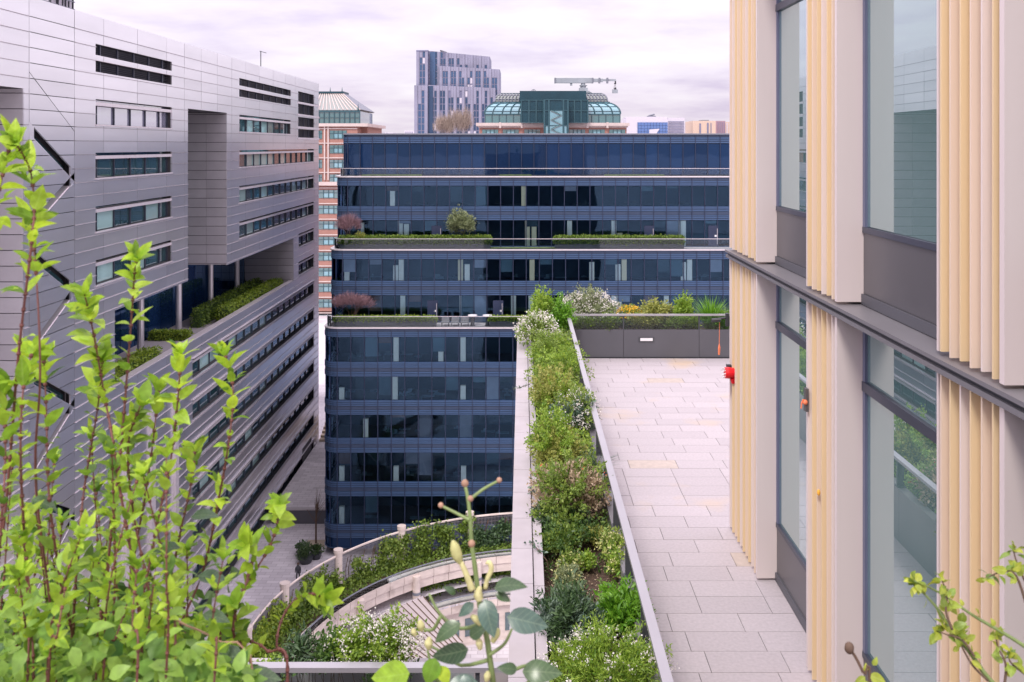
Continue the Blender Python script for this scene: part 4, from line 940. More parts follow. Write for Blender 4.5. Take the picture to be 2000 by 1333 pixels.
MB().box(fx(1224), fx(1304), 522, 540, fz(233), fz(228)).build('screen', 'far_white', t)
mb = MB(); mb.box(fx(1270), fx(1286), 530, 534, fz(228), fz(225)); mb.tube([(fx(1272), 531, fz(225)), (fx(1284), 531, fz(222))], .5, 4); mb.build('roof_plant', 'slate', t)
MB().prism([(fx(1268), 519.2, fz(262)), (fx(1268), 519.2, fz(253)), (fx(1288), 519.2, fz(251.5)), (fx(1281), 519.2, fz(262))], (0, .5, 0)).build('banner_panel', 'far_white', t)
far_block('striped_white_block', 'far pale striped block beside the white office block', 1304.5, 1337, 230, 540, 'far_white', wins=[(1305, 1336, 237 + 3 * i, 238.2 + 3 * i, 'tower_dark') for i in range(9)])
far_block('slim_grey_block', 'slim grey far block between white and buff blocks', 1337, 1353, 240, 600, 'far_white', wins=[(1339 + 3 * i, 1340.4 + 3 * i, 241, 252, 'tower_dark') for i in range(5)])
t, fx, fz = far_block('buff_brick_block', 'far buff brick block with dark slits at right', 1353, 1398, 236, 560, 'far_buff', wins=[(1366, 1369, 241, 260, 'tower_dark'), (1381, 1384, 240, 260, 'tower_dark'), (1388, 1389.5, 240, 260, 'tower_dark')])
MB().box(fx(1374), fx(1388), 565, 575, fz(236), fz(233.6)).build('roof_plant', 'slate', t)
far_block('plum_brick_block', 'far plum brick block next to the pale golden fins', 1398, 1417, 236, 575, 'far_plum', wins=[(1402 + 4 * i, 1403 + 4 * i, 238, 262, 'tower_dark') for i in range(4)])
far_block('cream_far_block', 'cream far block at the edge of the golden fins', 1417, 1440, 238, 590, 'far_buff', wins=[(1419, 1421, 240, 262, 'far_white')])
far_block('low_far_block', 'low pale far block left of the lilac tower', 790, 808, 255, 900, 'far_white', wins=[(792 + 4 * i, 793.5 + 4 * i, 257, 262, 'tower_dark') for i in range(4)])
far_block('low_far_block', 'tiny pale far block right of the brick hipped roof', 752, 768, 259, 1000, 'far_white', wins=[(755, 757, 260, 263, 'tower_dark')])
for k, (px, py, rx, rz) in enumerate(((864, 252, 12, 30), (900, 248, 16, 42))):
    c = at(px, py, 215); s = 215 / 1834
    bare_tree('bare_poplar', ('shorter', 'taller')[k] + ' bare tan poplar in front of lilac tower', c, (rx * s * 1.9, 1.8, rz * s * .95), (c.x, c.y, c.z - 8), 2200, 'twig_tan', .022, 'bare poplars by the tower', 40, 1.2)

# ================================================================ SUNKEN CIRCLE
t = thing('travertine_arena', (CX, CY, -41.5), 'round tiered travertine arena with ring beams and columns on the plaza', 'arena')
A0, A1 = 56, 226
ANG = [74.3, 91.9, 109.5, 127.2, 145.0, 162.7, 180.3, 198]
def pol(r, a, z): return Vector((CX + r * math.cos(R(a)), CY + r * math.sin(R(a)), z))
# ring beam segments, with real joints
a = A0; k = 0
while a < A1:
    MB().arc(CX, CY, 20.5, 21.25, -34.25, -33.55, a + .06, a + 4.34, 3).build('ring_beam_block', 'trav', t)
    MB().arc(CX, CY, 20.60, 21.2, -35.05, -34.27, a + .06, a + 4.34, 3).build('ring_fascia_block', 'trav', t)
    MB().arc(CX, CY, 19.9, 20.9, -38.0, -37.1, a + .06, a + 4.34, 3).build('lower_ring_block', 'trav', t)
    a += 4.4
MB().arc(CX, CY, 21.26, 23.6, -34.9, -33.75, A0, A1, 60).build('ring_terrace', 'trav', t)
MB().arc(CX, CY, 21.3, 23.55, -33.74, -33.62, A0, A1, 60).build('planting_bed', 'soil', t)
MB().arc(CX, CY, 20.55, 20.60, -33.54, -33.05, A0, A1, 60).build('glass_guard', 'glass_bal', t)
MB().arc(CX, CY, 20.52, 20.63, -33.04, -32.97, A0, A1, 60).build('guard_rail', 'slate', t)
MB().arc(CX, CY, 19.95, 20.0, -37.09, -36.6, A0, A1, 60).build('glass_guard', 'glass_bal', t)
MB().arc(CX, CY, 19.92, 20.03, -36.59, -36.52, A0, A1, 60).build('guard_rail', 'slate', t)
MB().arc(CX, CY, 23.0, 23.6, GZ, -34.92, A0, A1, 60).build('outer_wall', 'trav', t)
MB().arc(CX, CY, 22.6, 22.9, -37.1, -34.95, A0, A1, 60).build('gallery_back_wall', 'trav', t)
MB().arc(CX, CY, 19.9, 22.9, -37.3, -37.12, A0, A1, 60).build('gallery_floor', 'plaza', t)
MB().arc(CX, CY, 20.3, 20.8, -41.5, -38.02, A0, A1, 60).build('inner_wall', 'trav', t)
for i in range(30):
    a = A0 + 3 + i * 5.6; MB().arc(CX, CY, 20.24, 20.33, -40.6, -38.9, a, a + 3.9, 4).build('shop_window', 'pane_teal', t)
for i, a in enumerate(ANG):
    p = pol(23.2, a, 0)
    po = MB().cyl(p.x, p.y, -34.9, -30.3, .36, 14).build('post', 'trav', t); MB().cyl(p.x, p.y, -30.3, -30.0, .42, 14).build('capital', 'trav', po)
    p = pol(20.45, a, 0)
    po = MB().cyl(p.x, p.y, -37.1, -33.75, .36, 14).build('column', 'trav', t); MB().cyl(p.x, p.y, -35.45, -35.2, .375, 14).build('collar', 'slate', po)
for a, b in zip(ANG[:-1], ANG[1:]):                       # fence rails and wire trellis between the posts
    mb = MB(); mb.tube([pol(23.2, a + (b - a) * f, -30.55) for f in np.linspace(.05, .95, 8)], .10, 5); mb.build('top_rail', 'trav', t)
    mb = MB()
    for f in np.linspace(.06, .94, 44): mb.tube([pol(23.2, a + (b - a) * f, -33.6), pol(23.2, a + (b - a) * f, -30.65)], .034, 3, False)
    for z in np.linspace(-33.4, -30.8, 8): mb.tube([pol(23.2, a + (b - a) * f, z) for f in np.linspace(.05, .95, 6)], .018, 3, False)
    mb.build('wire_trellis', 'ledge', t, kind='stuff')
VL = ['on the near left bay of the arena fence', 'right of the nearest arena post', 'between second and third arena posts', 'between third and fourth arena posts', 'beside the stone coping at arena fence', 'beyond the coping on the arena fence', 'at hidden end of arena fence']
vm = {162.7: ('hedge_lime', 1.0), 145.0: ('hedge', .8), 127.2: ('leaf_green', .55), 109.5: ('hedge', .75), 91.9: ('leaf_dark', .7)}
for k, (a, (mk, dens)) in enumerate(vm.items()):
    v = thing('climbing_vine', pol(23.0, a + 9, -33.6), 'green climbing vine ' + VL[k], 'vine', 'vines on the arena fence')
    Ps = []; n = int(6400 * dens)
    lump = [(rng.uniform(0, 17.7), rng.uniform(0, 2.9) ** 1.0, rng.uniform(.5, 1.1)) for _ in range(int(13 * dens) + 3)] + [(rng.uniform(0, 17.7), .15, .9) for _ in range(9)]
    if k == 3: lump += [(13, 2.9, 1.1), (12, 2.2, 1.2), (9, 2.6, 1.0)]
    P = np.zeros((n, 3))
    for i in range(n):
        la, lz, lr = lump[rng.integers(len(lump))]
        d = rng.normal(size=3) * .45 * lr
        q = pol(22.95 + d[0] * .5, a + la + d[1] * 2.4, min(max(-33.6 + lz * (.75 if k != 3 else .95) + d[2], -33.65), -29.8)); P[i] = q
    L = .25 * rng.uniform(.6, 1.4, n); V, Q = leaf_arrays(P, rand_dirs(n) + np.array([0, -.4, .1]), rand_dirs(n) + np.array([0, -.8, .6]), L, L * .7)
    np_mesh('foliage', V, Q, mk, v, 'stuff')
    mb = MB()
    for i in range(7): f = rng.uniform(.1, .9); mb.tube([pol(23.1, a + 17.6 * f, -33.6), pol(23.1, a + 17.6 * (f + .03), -32.2), pol(23.1, a + 17.6 * (f - .02), -31)], .03, 4)
    mb.build('stems', 'stem_brown', v)
v = thing('climbing_vine', pol(21.6, 118, -37.1), 'dark green vine hanging under the arena ring beam', 'vine', 'vines on the arena fence')
P = np.array([pol(21.9 + rng.normal() * .3, rng.uniform(97, 126), -35.9 + rng.normal() * .45) for _ in range(2600)]); L = .24 * rng.uniform(.6, 1.4, len(P)); V, Q = leaf_arrays(P, rand_dirs(len(P)), rand_dirs(len(P)) + np.array([0, -.8, .6]), L, L * .7); np_mesh('foliage', V, Q, 'hedge', v, 'stuff')
n = 5200; P = np.array([pol(rng.uniform(21.35, 23.0), rng.uniform(95, 205), -33.6 + abs(rng.normal()) * .16) for _ in range(n)]); L = .22 * rng.uniform(.6, 1.4, n)
V, Q = leaf_arrays(P, rand_dirs(n) + np.array([0, 0, .4]), rand_dirs(n) + np.array([0, -.6, .8]), L, L * .6); tag(np_mesh('ring_planting', V, Q, 'hedge', None, 'stuff'), 'green ground planting along the arena ring terrace', 'planting')
# seamed metal canopy
cn = thing('seamed_canopy', pol(16, 142, -38), 'pale standing seam metal canopy inside the arena', 'canopy')
def canopy(a0, a1, r0, r1, z0, z1):
    n = 8
    for i in range(n):
        b0 = a0 + (a1 - a0) * i / n; b1 = a0 + (a1 - a0) * (i + 1) / n
        q = [pol(r0, b0 + .03, z0), pol(r0, b1 - .03, z0), pol(r1, b1 - .03, z1), pol(r1, b0 + .03, z1)]
        MB().prism(q, (0, 0, .12)).build('roof_sheet', 'seam', cn)
    mb = MB()
    for i in range(n * 2 + 1):
        b = a0 + (a1 - a0) * i / (2 * n); mb.tube([pol(r0, b, z0 + .15), pol(r1, b, z1 + .15)], .05, 4)
    mb.build('seams', 'stem_brown', cn)
    mb = MB().arc(CX, CY, r1 - .08, r1 + .1, z1 - .1, z1 + .16, a0, a1, 12); mb.build('edge_trim', 'steel_trim', cn)
canopy(128, 158, 12.5, 18.8, -36.6, -35.1)
for a in (130, 143, 156): p = pol(14, a, 0); MB().cyl(p.x, p.y, -41.5, -36.3, .12, 10).build('strut', 'slate', cn)
# plaza items: clipped shrubs, street tree, retaining wall, steps, kerb
for k, (px, py, r_) in enumerate(((592, 1078, .85), (597, 1091, .95), (617, 1083, .75))):
    Y = 1834 * 42 / (py + 8 - 284); c = at(px, py + 8, Y)
    b = thing('plaza_shrub', (c.x, c.y, GZ), ('rear', 'front', 'right hand')[k] + ' dark round clipped shrub in bowl on plaza', 'shrub', 'clipped shrubs on the plaza')
    MB().cyl(c.x, c.y, GZ, GZ + .55, r_ * .6, 14, r_ * .8).build('bowl', 'dark', b)
    foliage('foliage', (c.x, c.y, GZ + .85), (r_, r_, r_ * .8), 700, .2, 'hedge_dark' if k else 'leaf_dark', b, 8, .55, zmin=GZ + .5)
c = at(617, 1062, 1834 * 42 / (1062 - 284))
tt = thing('street_tree', (c.x, c.y, GZ), 'thin leafless street tree in square pit by blue block', 'tree')
MB().box(c.x - 1.0, c.x + 1.0, c.y - .8, c.y + .8, GZ + .004, GZ + .06).build('tree_pit', 'timber', tt)
mb = MB(); mb.tube([(c.x, c.y, GZ), (c.x, c.y, GZ + 2.6), (c.x + .1, c.y, GZ + 4.2)], [.11, .09, .05], 8)
for i in range(16):
    d = rand_dirs(1)[0]; d[2] = abs(d[2]); h = rng.uniform(2.2, 4); mb.tube([(c.x, c.y, GZ + h), (c.x + d[0] * .6, c.y + d[1] * .6, GZ + h + .5 + d[2] * .5), (c.x + d[0] * 1.1, c.y + d[1] * 1.1, GZ + h + 1 + d[2])], [.035, .025, .01], 5)
mb.build('trunk', 'stem_brown', tt)
rw = thing('retaining_wall', (-22, 104.4, GZ), 'dark low retaining wall with pale cap crossing behind the plaza', 'wall')
MB().box(XL + .2, -14, 104.2, 104.69, GZ, -34.5).build('wall', 'planter', rw); MB().box(XL + .2, -14, 104.1, 104.72, -34.49, -34.36).build('cap', 'stone', rw)
sp = thing('stone_steps', (-24.5, 128, -34.4), 'beige stone steps at the far end of the street', 'steps')
for i in range(6): bo('step', -27.7, -21.2, 128 + i * .9, 134, -34.4 + i * .3, -34.1 + i * .3, 'timber', sp)
gu = thing('street_gutter', (-22, 115, -34.4), 'long slatted drain strip along the blue block', 'drain')
for i in range(22): bo('grate', -22.3 + .02 * i, -21.5 + .02 * i, 106.5 + i * .9, 107.2 + i * .9, -34.396, -34.36, 'timber', gu)
# a passer-by at the arena fence
pe = thing('person', at(582, 1140, 90.0 * 1), 'person in dark clothes walking past the arena fence', 'person')
c = at(582, 1136, 1834 * 42 / (1136 - 284)); pe.matrix_basis = Matrix.Translation((c.x, c.y, GZ)); W[pe.name] = pe.matrix_basis.copy()
bm_v = [(0, 0, .95), (0, 0, 1.2), (0, 0, 1.42), (0, 0, 1.52), (0, 0, 1.66), (-.09, 0, .9), (-.12, -.12, .5), (-.12, -.05, .06), (-.12, -.17, .03), (.09, 0, .9), (.12, .12, .5), (.12, .24, .08), (.12, .14, .03), (-.2, 0, 1.38), (-.27, .08, 1.1), (-.26, -.06, .85), (.2, 0, 1.38), (.27, -.08, 1.1), (.26, -.18, .87)]
bm_e = [(0, 1), (1, 2), (2, 3), (3, 4), (0, 5), (5, 6), (6, 7), (7, 8), (0, 9), (9, 10), (10, 11), (11, 12), (2, 13), (13, 14), (14, 15), (2, 16), (16, 17), (17, 18)]
rad = [.14, .15, .14, .06, .11, .09, .065, .045, .04, .09, .065, .045, .04, .07, .045, .035, .07, .045, .035]
me = bpy.data.meshes.new('body'); me.from_pydata(bm_v, bm_e, []); me.materials.append(M['dark'])
pb = bpy.data.objects.new('body', me); pb.matrix_basis = Matrix.Translation((c.x, c.y, GZ)); link(pb, pe)
pb.modifiers.new('skin', 'SKIN'); pb.modifiers.new('sub', 'SUBSURF').levels = 1
for i, r_ in enumerate(rad): me.skin_vertices[0].data[i].radius = (r_ * 1.45, r_ * 1.15)
me.skin_vertices[0].data[0].use_root = True
MB().ball((c.x, c.y + .02, GZ + 1.70), .115, 8, 6, 1.0).build('hair', 'stem_brown', pe)

# ================================================================ OUR BUILDING: terrace, planters, rails
tb = thing('terrace_building', (5, 14, GZ), 'stone clad building below the roof terrace, right foreground', 'building')
MB().box(-.10, 14, 8.0, 28.1, GZ, -.30).build('wall', 'slate_clad', tb)
MB().box(-7, -.10, 2.8, 9.45, GZ, -.30).build('wall', 'slate_clad', tb)
MB().box(-.10, 14, 2.8, 8.0, GZ, -.30).build('wall', 'slate_clad', tb)
MB().box(-8, 14, -6, 2.75, GZ, 4.20).build('upper_block', 'stone', tb)
struct(MB().box(-.09, 13.9, 2.76, 28.0, -.29, -.045).box(-7, -.092, 2.76, 8.6, -.29, -.045).build('terrace', 'grout'))
terrace = bpy.data.objects['terrace']
TW, TL = 0.4505, 0.903
y = 26.45; row = 0; rnd = random.Random(3); tiles = []
while y > 6.2:
    off = rnd.choice((0, .30, .45, .6)) + (.45 if row % 2 else 0)
    x = .95 - off
    while x < 6.6:
        xa, xb = max(x, 1.33), min(x + TL, 6.6 if y > 14.8 else 3.62)
        if xb - xa > .06: tiles.append((xa, xb, y))
        x += TL
    y -= TW; row += 1
for k, (xa, xb, y) in enumerate(tiles):
    far = y > 22.5
    mk = 'tile_ochre' if rnd.random() < (.05 if far else .05) else 'tile'
    h = rnd.uniform(-.0018, .0018); o = bo('paving_tile', xa + .004, xb - .004, y - TW + .004, y - .004, -.044, h, mk, terrace)
# planter along the outer edge
pl = thing('edge_planter', (.6, 17, -.04), 'long roof edge planter with pale stone coping and mulch', 'planter')
for i in range(19):                                        # coping stones
    y0 = 8.2 + i * .98; y1 = min(y0 + .975, 26.6)
    if y0 > 26.4: break
    bo('coping_stone', -.137, .128, y0 + .003, y1 - .003, .64, .80, 'stone', pl)
    bo('coping_stone', .142, .262, y0 + .003, y1 - .003, .62, .775, 'stone', pl)
bo('coping_gap', -.09, .25, 8.2, 27.9, -.29, .615, 'ledge', pl)
bo('outer_cladding', -.125, -.095, 8.2, 27.9, -1.6, .635, 'stone', pl)
bo('soil', .262, 1.22, 8.2, 27.6, -.04, .47, 'soil', pl)
y0 = 8.2
while y0 < 26.4:
    bo('inner_panel', 1.225, 1.36, y0 + .004, min(y0 + 1.996, 26.5), -.04, .80, 'ledge' , pl); y0 += 2.0
bo('end_cladding', -.12, 1.36, 27.9, 28.05, -1.6, .70, 'stone', pl)
pf = thing('end_planter', (4, 27.2, -.04), 'charcoal panelled planter closing the far end of the terrace', 'planter')
for x0, x1 in ((1.37, 2.855), (2.865, 4.99), (5.0, 7.1), (7.11, 9.2)): bo('front_panel', x0, x1, 26.5, 26.56, -.03, .80, 'planter', pf)
bo('back_panel', 1.37, 9.2, 28.0, 28.06, -.3, .70, 'planter', pf); bo('soil', 1.37, 9.2, 26.57, 27.99, -.04, .55, 'soil', pf)
bo('skirting', 1.37, 9.2, 26.49, 26.499, -.02, .03, 'dark', pf)
lt = bo('light_surround', 3.29, 3.72, 26.482, 26.499, .46, .59, 'post', pf); bo('light_lens', 3.33, 3.68, 26.470, 26.481, .485, .565, 'white', lt)
# handrail: long flat bar on dark posts, glass under the far run
hr = thing('terrace_handrail', (1.3, 17, .8), 'flat grey handrail on dark posts along the planter', 'handrail')
MB().box(1.245, 1.345, 7.6, 26.46, 1.19, 1.235).build('top_rail', 'rail', hr)
MB().box(1.25, 1.34, 26.46, 26.56, 1.19, 1.235).build('corner_piece', 'rail', hr)
y = 8.35
while y < 26.4:
    p = MB().box(1.243, 1.347, y - .02, y + .02, .80, 1.19).build('post', 'post', hr); MB().box(1.228, 1.356, y - .06, y + .06, .80, .815).build('foot_plate', 'post', p); y += 1.49
hf = thing('end_handrail', (4, 26.52, .8), 'grey handrail with glass above the charcoal end planter', 'handrail')
bo('top_rail', 1.35, 9.2, 26.475, 26.575, 1.19, 1.235, 'rail', hf)
for x in (2.86, 4.995, 7.1): bo('post', x - .02, x + .02, 26.51, 26.55, .80, 1.19, 'post', hf)
for x0, x1 in ((1.37, 2.83), (2.89, 4.96), (5.03, 7.07)): bo('glass_panel', x0, x1, 26.525, 26.537, .80, 1.185, 'glass_bal', hf)
# near cross planter with its rail
pc = thing('cross_planter', (-3.5, 9, -.04), 'planter behind the pale horizontal rail at the bottom', 'planter')
bo('soil', -7, -.14, 8.68, 9.4, -.04, .47, 'soil', pc)
for i in range(7): bo('coping_stone', -7 + i * .98 + .003, -7 + i * .98 + .977, 9.4, 9.56, .62, .78, 'stone', pc)
bo('inner_panel', -7, -.14, 8.55, 8.675, -.04, .62, 'planter', pc); bo('outer_cladding', -7, -.14, 9.42, 9.5, -1.6, .615, 'stone', pc)
hc = thing('cross_handrail', (-3.5, 8.6, .62), 'pale flat rail with glass below crossing the bottom left', 'handrail')
bo('top_rail', -7, -.14, 8.56, 8.66, 1.19, 1.235, 'rail', hc)
for i in range(4):
    x = -5.9 + i * 1.83; bo('post', x - .02, x + .02, 8.59, 8.63, .62, 1.19, 'post', hc)
    if i < 3: bo('glass_panel', x + .03, x + 1.80, 8.604, 8.616, .62, 1.185, 'glass_bal', hc)

# ================================================================ RIGHT BUILDING: fins, reveals, deep windows
rb = thing('finned_office_building', (9, 8, 0), 'office facade of golden and pink vertical fins with tall windows at right', 'building')
XF, XW, ST = 3.24, 3.545, 4.35
bays = [(13.0, 14.74, 10), (9.71, 10.745, 6), (6.355, 7.354, 6), (3.0, 4.0, 6)]
winb = [(10.745, 13.0), (7.354, 9.71), (4.0, 6.355), (2.78, 3.0)]
seq = [['fin_pink', 'fin_yellow', 'fin_beige', 'fin_yellow', 'fin_pink', 'fin_yellow', 'fin_beige', 'fin_yellow', 'fin_pink', 'fin_beige'], ['fin_beige', 'fin_pink', 'fin_yellow', 'fin_beige', 'fin_yellow', 'fin_beige', 'fin_pink', 'fin_yellow', 'fin_beige', 'fin_yellow']]
for s in range(3):
    z0, z1 = s * ST + (.03 if s else .02), (s + 1) * ST - .11
    for bi, (y0, y1, n) in enumerate(bays):
        bo('fin_backing', XF + .165, XF + .21, y0, y1, z0, z1, 'fin_beige', rb)
        st = (y1 - y0 - .03) / n
        for i in range(n):
            yy = y0 + .03 + i * st
            mk = seq[(s + bi) % 2][(n - 1 - i + bi) % 10]
            dz = .012 * (i % 2)
            bo('fin', XF + .002 * (i % 2), XF + .160, yy + st * .42, yy + st * .42 + .022, z0 + .012 + dz, z1 - .004, mk, rb)
        bo('reveal_panel', XF - .004, XW - .002, y0 - .055, y0 + .01, z0 + .01, z1 - .002, 'reveal', rb)      # faces the camera
        bo('far_reveal', XF + .02, XW - .002, y1 - .002, y1 + .03, z0 + .01, z1 - .002, 'reveal', rb)
    for wi, (y0, y1) in enumerate(winb):
        ya, yb = y0 + .032, y1 - .058
        w = bo('window', XW + .002, XW + .05, ya, yb, z0 + .02, z1, 'frame', rb)
        bo('spandrel', XW - .035, XW + .001, ya, yb, z0 + .10, z0 + .72, 'anodised', w)
        bo('upstand', XW - .06, XW - .0, ya, yb, z0 - .01, z0 + .095, 'planter', w)
        for (a, b) in ((z0 + .79, z0 + 3.46), (z0 + 3.56, z1 - .04)):
            bo('pane', XW - .016, XW - .001, ya + .05, yb - .06, a, b, 'glass_r', w)
            for (q0, q1) in ((ya, ya + .05), (yb - .06, yb)): bo('frame', XW - .045, XW - .002, q0, q1, a - .01, b + .01, 'frame_blue', w)
        bo('transom', XW - .055, XW - .003, ya, yb, z0 + 3.462, z0 + 3.558, 'frame', w)
        bo('bottom_rail', XW - .05, XW - .003, ya, yb, z0 + .725, z0 + .785, 'frame', w)
    zt = (s + 1) * ST
    MB().box(XF - .045, XW + .02, 2.78, 14.80, zt - .022, zt + .012).build('ledge', 'ledge', rb)
    MB().box(XF - .005, XW + .02, 2.78, 14.78, zt - .062, zt - .024).build('shadow_gap', 'dark', rb)
    MB().box(XF - .035, XW + .02, 2.78, 14.79, zt - .105, zt - .064).build('drip_edge', 'ledge', rb)
MB().box(XW + .06, 13.5, 2.78, 14.70, -.04, 3 * ST).build('core', 'fin_beige', rb)
MB().box(XF + .142, XW + .06, 14.70, 14.745, -.0, 3 * ST).build('end_return', 'fin_pink', rb)
# wall-mounted bits
sn = thing('red_sounder', (3.2, 14.6, 2.3), 'red alarm sounder on the far fin of the facade', 'alarm')
MB().box(3.17, 3.24, 14.52, 14.60, 2.42, 2.60).build('bracket', 'dark', sn)
mb = MB(); mb.tube([(3.26, 14.45, 2.5), (3.17, 14.45, 2.5), (3.12, 14.45, 2.5)], [.075, .09, .085], 14); mb.build('horn', 'red', sn)
MB().tube([(3.24, 14.45, 2.42), (3.25, 14.46, 2.34)], [.05, .03], 8).build('strobe', 'red', sn)
mb = MB()
for k in range(8): a = k * math.pi / 4; mb.tube([(3.12, 14.45 + .06 * math.sin(a), 2.5 + .06 * math.cos(a)), (3.085, 14.45 + .075 * math.sin(a), 2.5 + .075 * math.cos(a))], .01, 4)
mb.build('grille', 'white', sn)
cc_ = thing('wall_camera', (3.2, 14.7, 3.2), 'black wall camera on an arm at the far facade corner', 'camera')
MB().box(3.20, 3.245, 14.72, 14.80, 3.16, 3.36).build('bracket', 'dark', cc_); MB().tube([(3.2, 14.76, 3.29), (3.05, 14.76, 3.27)], .02, 6).build('arm', 'dark', cc_); MB().tube([(3.12, 14.76, 3.26), (2.98, 14.76, 3.25)], [.035, .03], 8).build('body', 'dark', cc_)
hk = thing('orange_toggle', (3.2, 10.6, 3.0), 'grey door toggle box with orange cord on the middle fins', 'toggle')
MB().box(3.20, 3.236, 10.60, 10.67, 2.99, 3.25).build('box', 'anodised', hk); MB().tube([(3.20, 10.60, 3.12), (3.17, 10.60, 3.13), (3.155, 10.60, 3.09), (3.15, 10.6, 3.03)], .009, 6).build('cord', 'orange', hk); MB().ball((3.195, 10.60, 3.10), .03, 8, 6).build('knob', 'orange', hk)
rc = thing('pull_toggle', (3.2, 14.84, 2.6), 'thin red cord with a toggle hanging at the far facade corner', 'cord')
MB().tube([(3.12, 14.84, 3.2), (3.115, 14.84, 2.85)], .005, 5).build('cord', 'orange', rc); MB().tube([(3.115, 14.84, 2.86), (3.115, 14.84, 2.80), (3.11, 14.84, 2.69)], [.006, .02, .014], 8).build('toggle', 'orange', rc)
MB().ball((3.237, 10.25, 2.21), .02, 8, 5, 1.8).build('rust_spot', 'ochre', rb)

# ================================================================ PLANTING ON THE TERRACE
def pz(px, py, z):
    Y = 1834 * (CAMZ - z) / (py - 284); return Vector(((px - 1020) * Y / 1834, Y, z))
SOIL = .47
GP = 'shrubs in the edge planter'
def pshrub(name, label, px, py, z, hw, ry, rz, n, size, mk, cat='shrub', group=GP, **kw):
    c = pz(px, py, z); rx = hw * c.y / 1834
    return shrub(name, label, cat, c, (rx * 1.22, ry * (1.5 if py < 1000 else 1.2), rz * 1.08), int(n * 1.5), size, mk, SOIL, group=group, **kw)
pshrub('upright_shrub', 'tall upright lime green shrub at the far planter corner', 1060, 618, 1.15, 22, .36, .62, 2400, .085, 'leaf_bright', upright=.5)
pshrub('upright_shrub', 'mid green shrub just right of the tall far corner shrub', 1096, 628, 1.05, 24, .4, .55, 1800, .085, 'leaf_vivid')
pshrub('white_spiraea', 'wide white blossoming shrub behind the end handrail', 1150, 608, 1.15, 54, .5, .52, 4200, .07, 'leaf_olive', fl=(300, .04, 'petal_white', 7, .0, .10))
pshrub('white_spiraea', 'white blossoming shrub spilling over the coping far left', 1050, 650, 1.15, 34, .45, .48, 2400, .07, 'leaf_green', fl=(200, .045, 'petal_white', 7, .0, .10))
pshrub('round_green_shrub', 'rounded yellow green shrub below the far white blossom', 1080, 690, 1.0, 46, .55, .46, 4200, .06, 'leaf_bright', lumps=20, mix='leaf_green')
pshrub('round_green_shrub', 'olive green shrub with brown twigs third from far end', 1095, 728, .95, 48, .5, .40, 3600, .06, 'leaf_green', lumps=20, mix='leaf_bright')
pshrub('round_green_shrub', 'bright lime shrub with orange twigs midway along the planter', 1085, 775, 1.02, 50, .55, .46, 4600, .06, 'leaf_bright', lumps=22, upright=.4, ntw=30, stem='stem_red', mix='leaf_gold')
pshrub('white_flower_shrub', 'dark leaved shrub with white flower arcs beside the handrail', 1124, 812, .98, 40, .42, .42, 2800, .06, 'leaf_sage', fl=(90, .03, 'petal_white', 9, .0, .07), mix='leaf_green')
pshrub('round_green_shrub', 'large golden green shrub left of the strappy plant', 1085, 878, .98, 52, .48, .44, 5200, .055, 'leaf_gold', lumps=24, mix='leaf_bright')
pshrub('variegated_shrub', 'cream and pink variegated shrub filling the planter', 1117, 965, .92, 72, .46, .42, 5200, .06, 'leaf_cream', lumps=26, lump_r=.38, fl=(7, .03, 'petal_red', 3, .3, .04), mix='leaf_green')
pshrub('dark_ground_shrub', 'dark green shrub in front of the variegated one', 1095, 1020, .72, 52, .3, .25, 1800, .06, 'leaf_dark', mix='leaf_green')
pshrub('low_green_shrub', 'low olive green plant left side before the mulch gap', 1100, 1062, .66, 48, .35, .22, 1700, .05, 'leaf_green', mix='leaf_deep')
pshrub('low_green_shrub', 'low olive green plant right side before the mulch gap', 1165, 1050, .62, 40, .35, .17, 1100, .05, 'leaf_gold', mix='leaf_deep')
pshrub('hellebore', 'pale yellow flowering plant leaning on the handrail', 1200, 1075, .68, 26, .25, .20, 900, .055, 'leaf_green', fl=(60, .035, 'petal_lime', 6, .0, .05))
pshrub('hellebore', 'small pale yellow flowering clump in mid mulch', 1112, 1102, .60, 18, .15, .12, 420, .05, 'leaf_green', fl=(26, .035, 'petal_lime', 5, .0, .05))
pshrub('hellebore', 'tiny yellow green clump right in mid mulch', 1145, 1100, .58, 14, .12, .10, 320, .05, 'leaf_bright', fl=(8, .03, 'petal_lime', 5, .0, .05))
pshrub('hellebore', 'grey and yellow seeding clump at left of mulch', 1112, 1135, .60, 26, .2, .13, 620, .05, 'leaf_olive', fl=(26, .03, 'petal_lime', 5, .0, .05))
pshrub('hellebore', 'yellow green plant with long stalk by the handrail post', 1210, 1108, .66, 22, .2, .18, 520, .055, 'leaf_bright', fl=(30, .035, 'petal_lime', 5, .0, .05))
pshrub('sage_plant', 'large grey green long leaved plant at planter left', 1108, 1215, .72, 60, .42, .26, 2600, .085, 'leaf_sage', aspect=.25, lumps=26, upright=.5, mix='leaf_dark')
pshrub('glossy_plant', 'vivid green glossy leaved plant by handrail', 1212, 1205, .70, 44, .34, .22, 1500, .095, 'leaf_vivid', aspect=.3, lumps=22, upright=.3)
pshrub('white_spiraea', 'lime feathery shrub with white flower heads nearest the camera', 1185, 1310, .80, 110, .42, .30, 6200, .05, 'leaf_bright', aspect=.25, lumps=34, lump_r=.34, upright=.5, fl=(60, .022, 'petal_white', 14, .2, .05))
gc = []
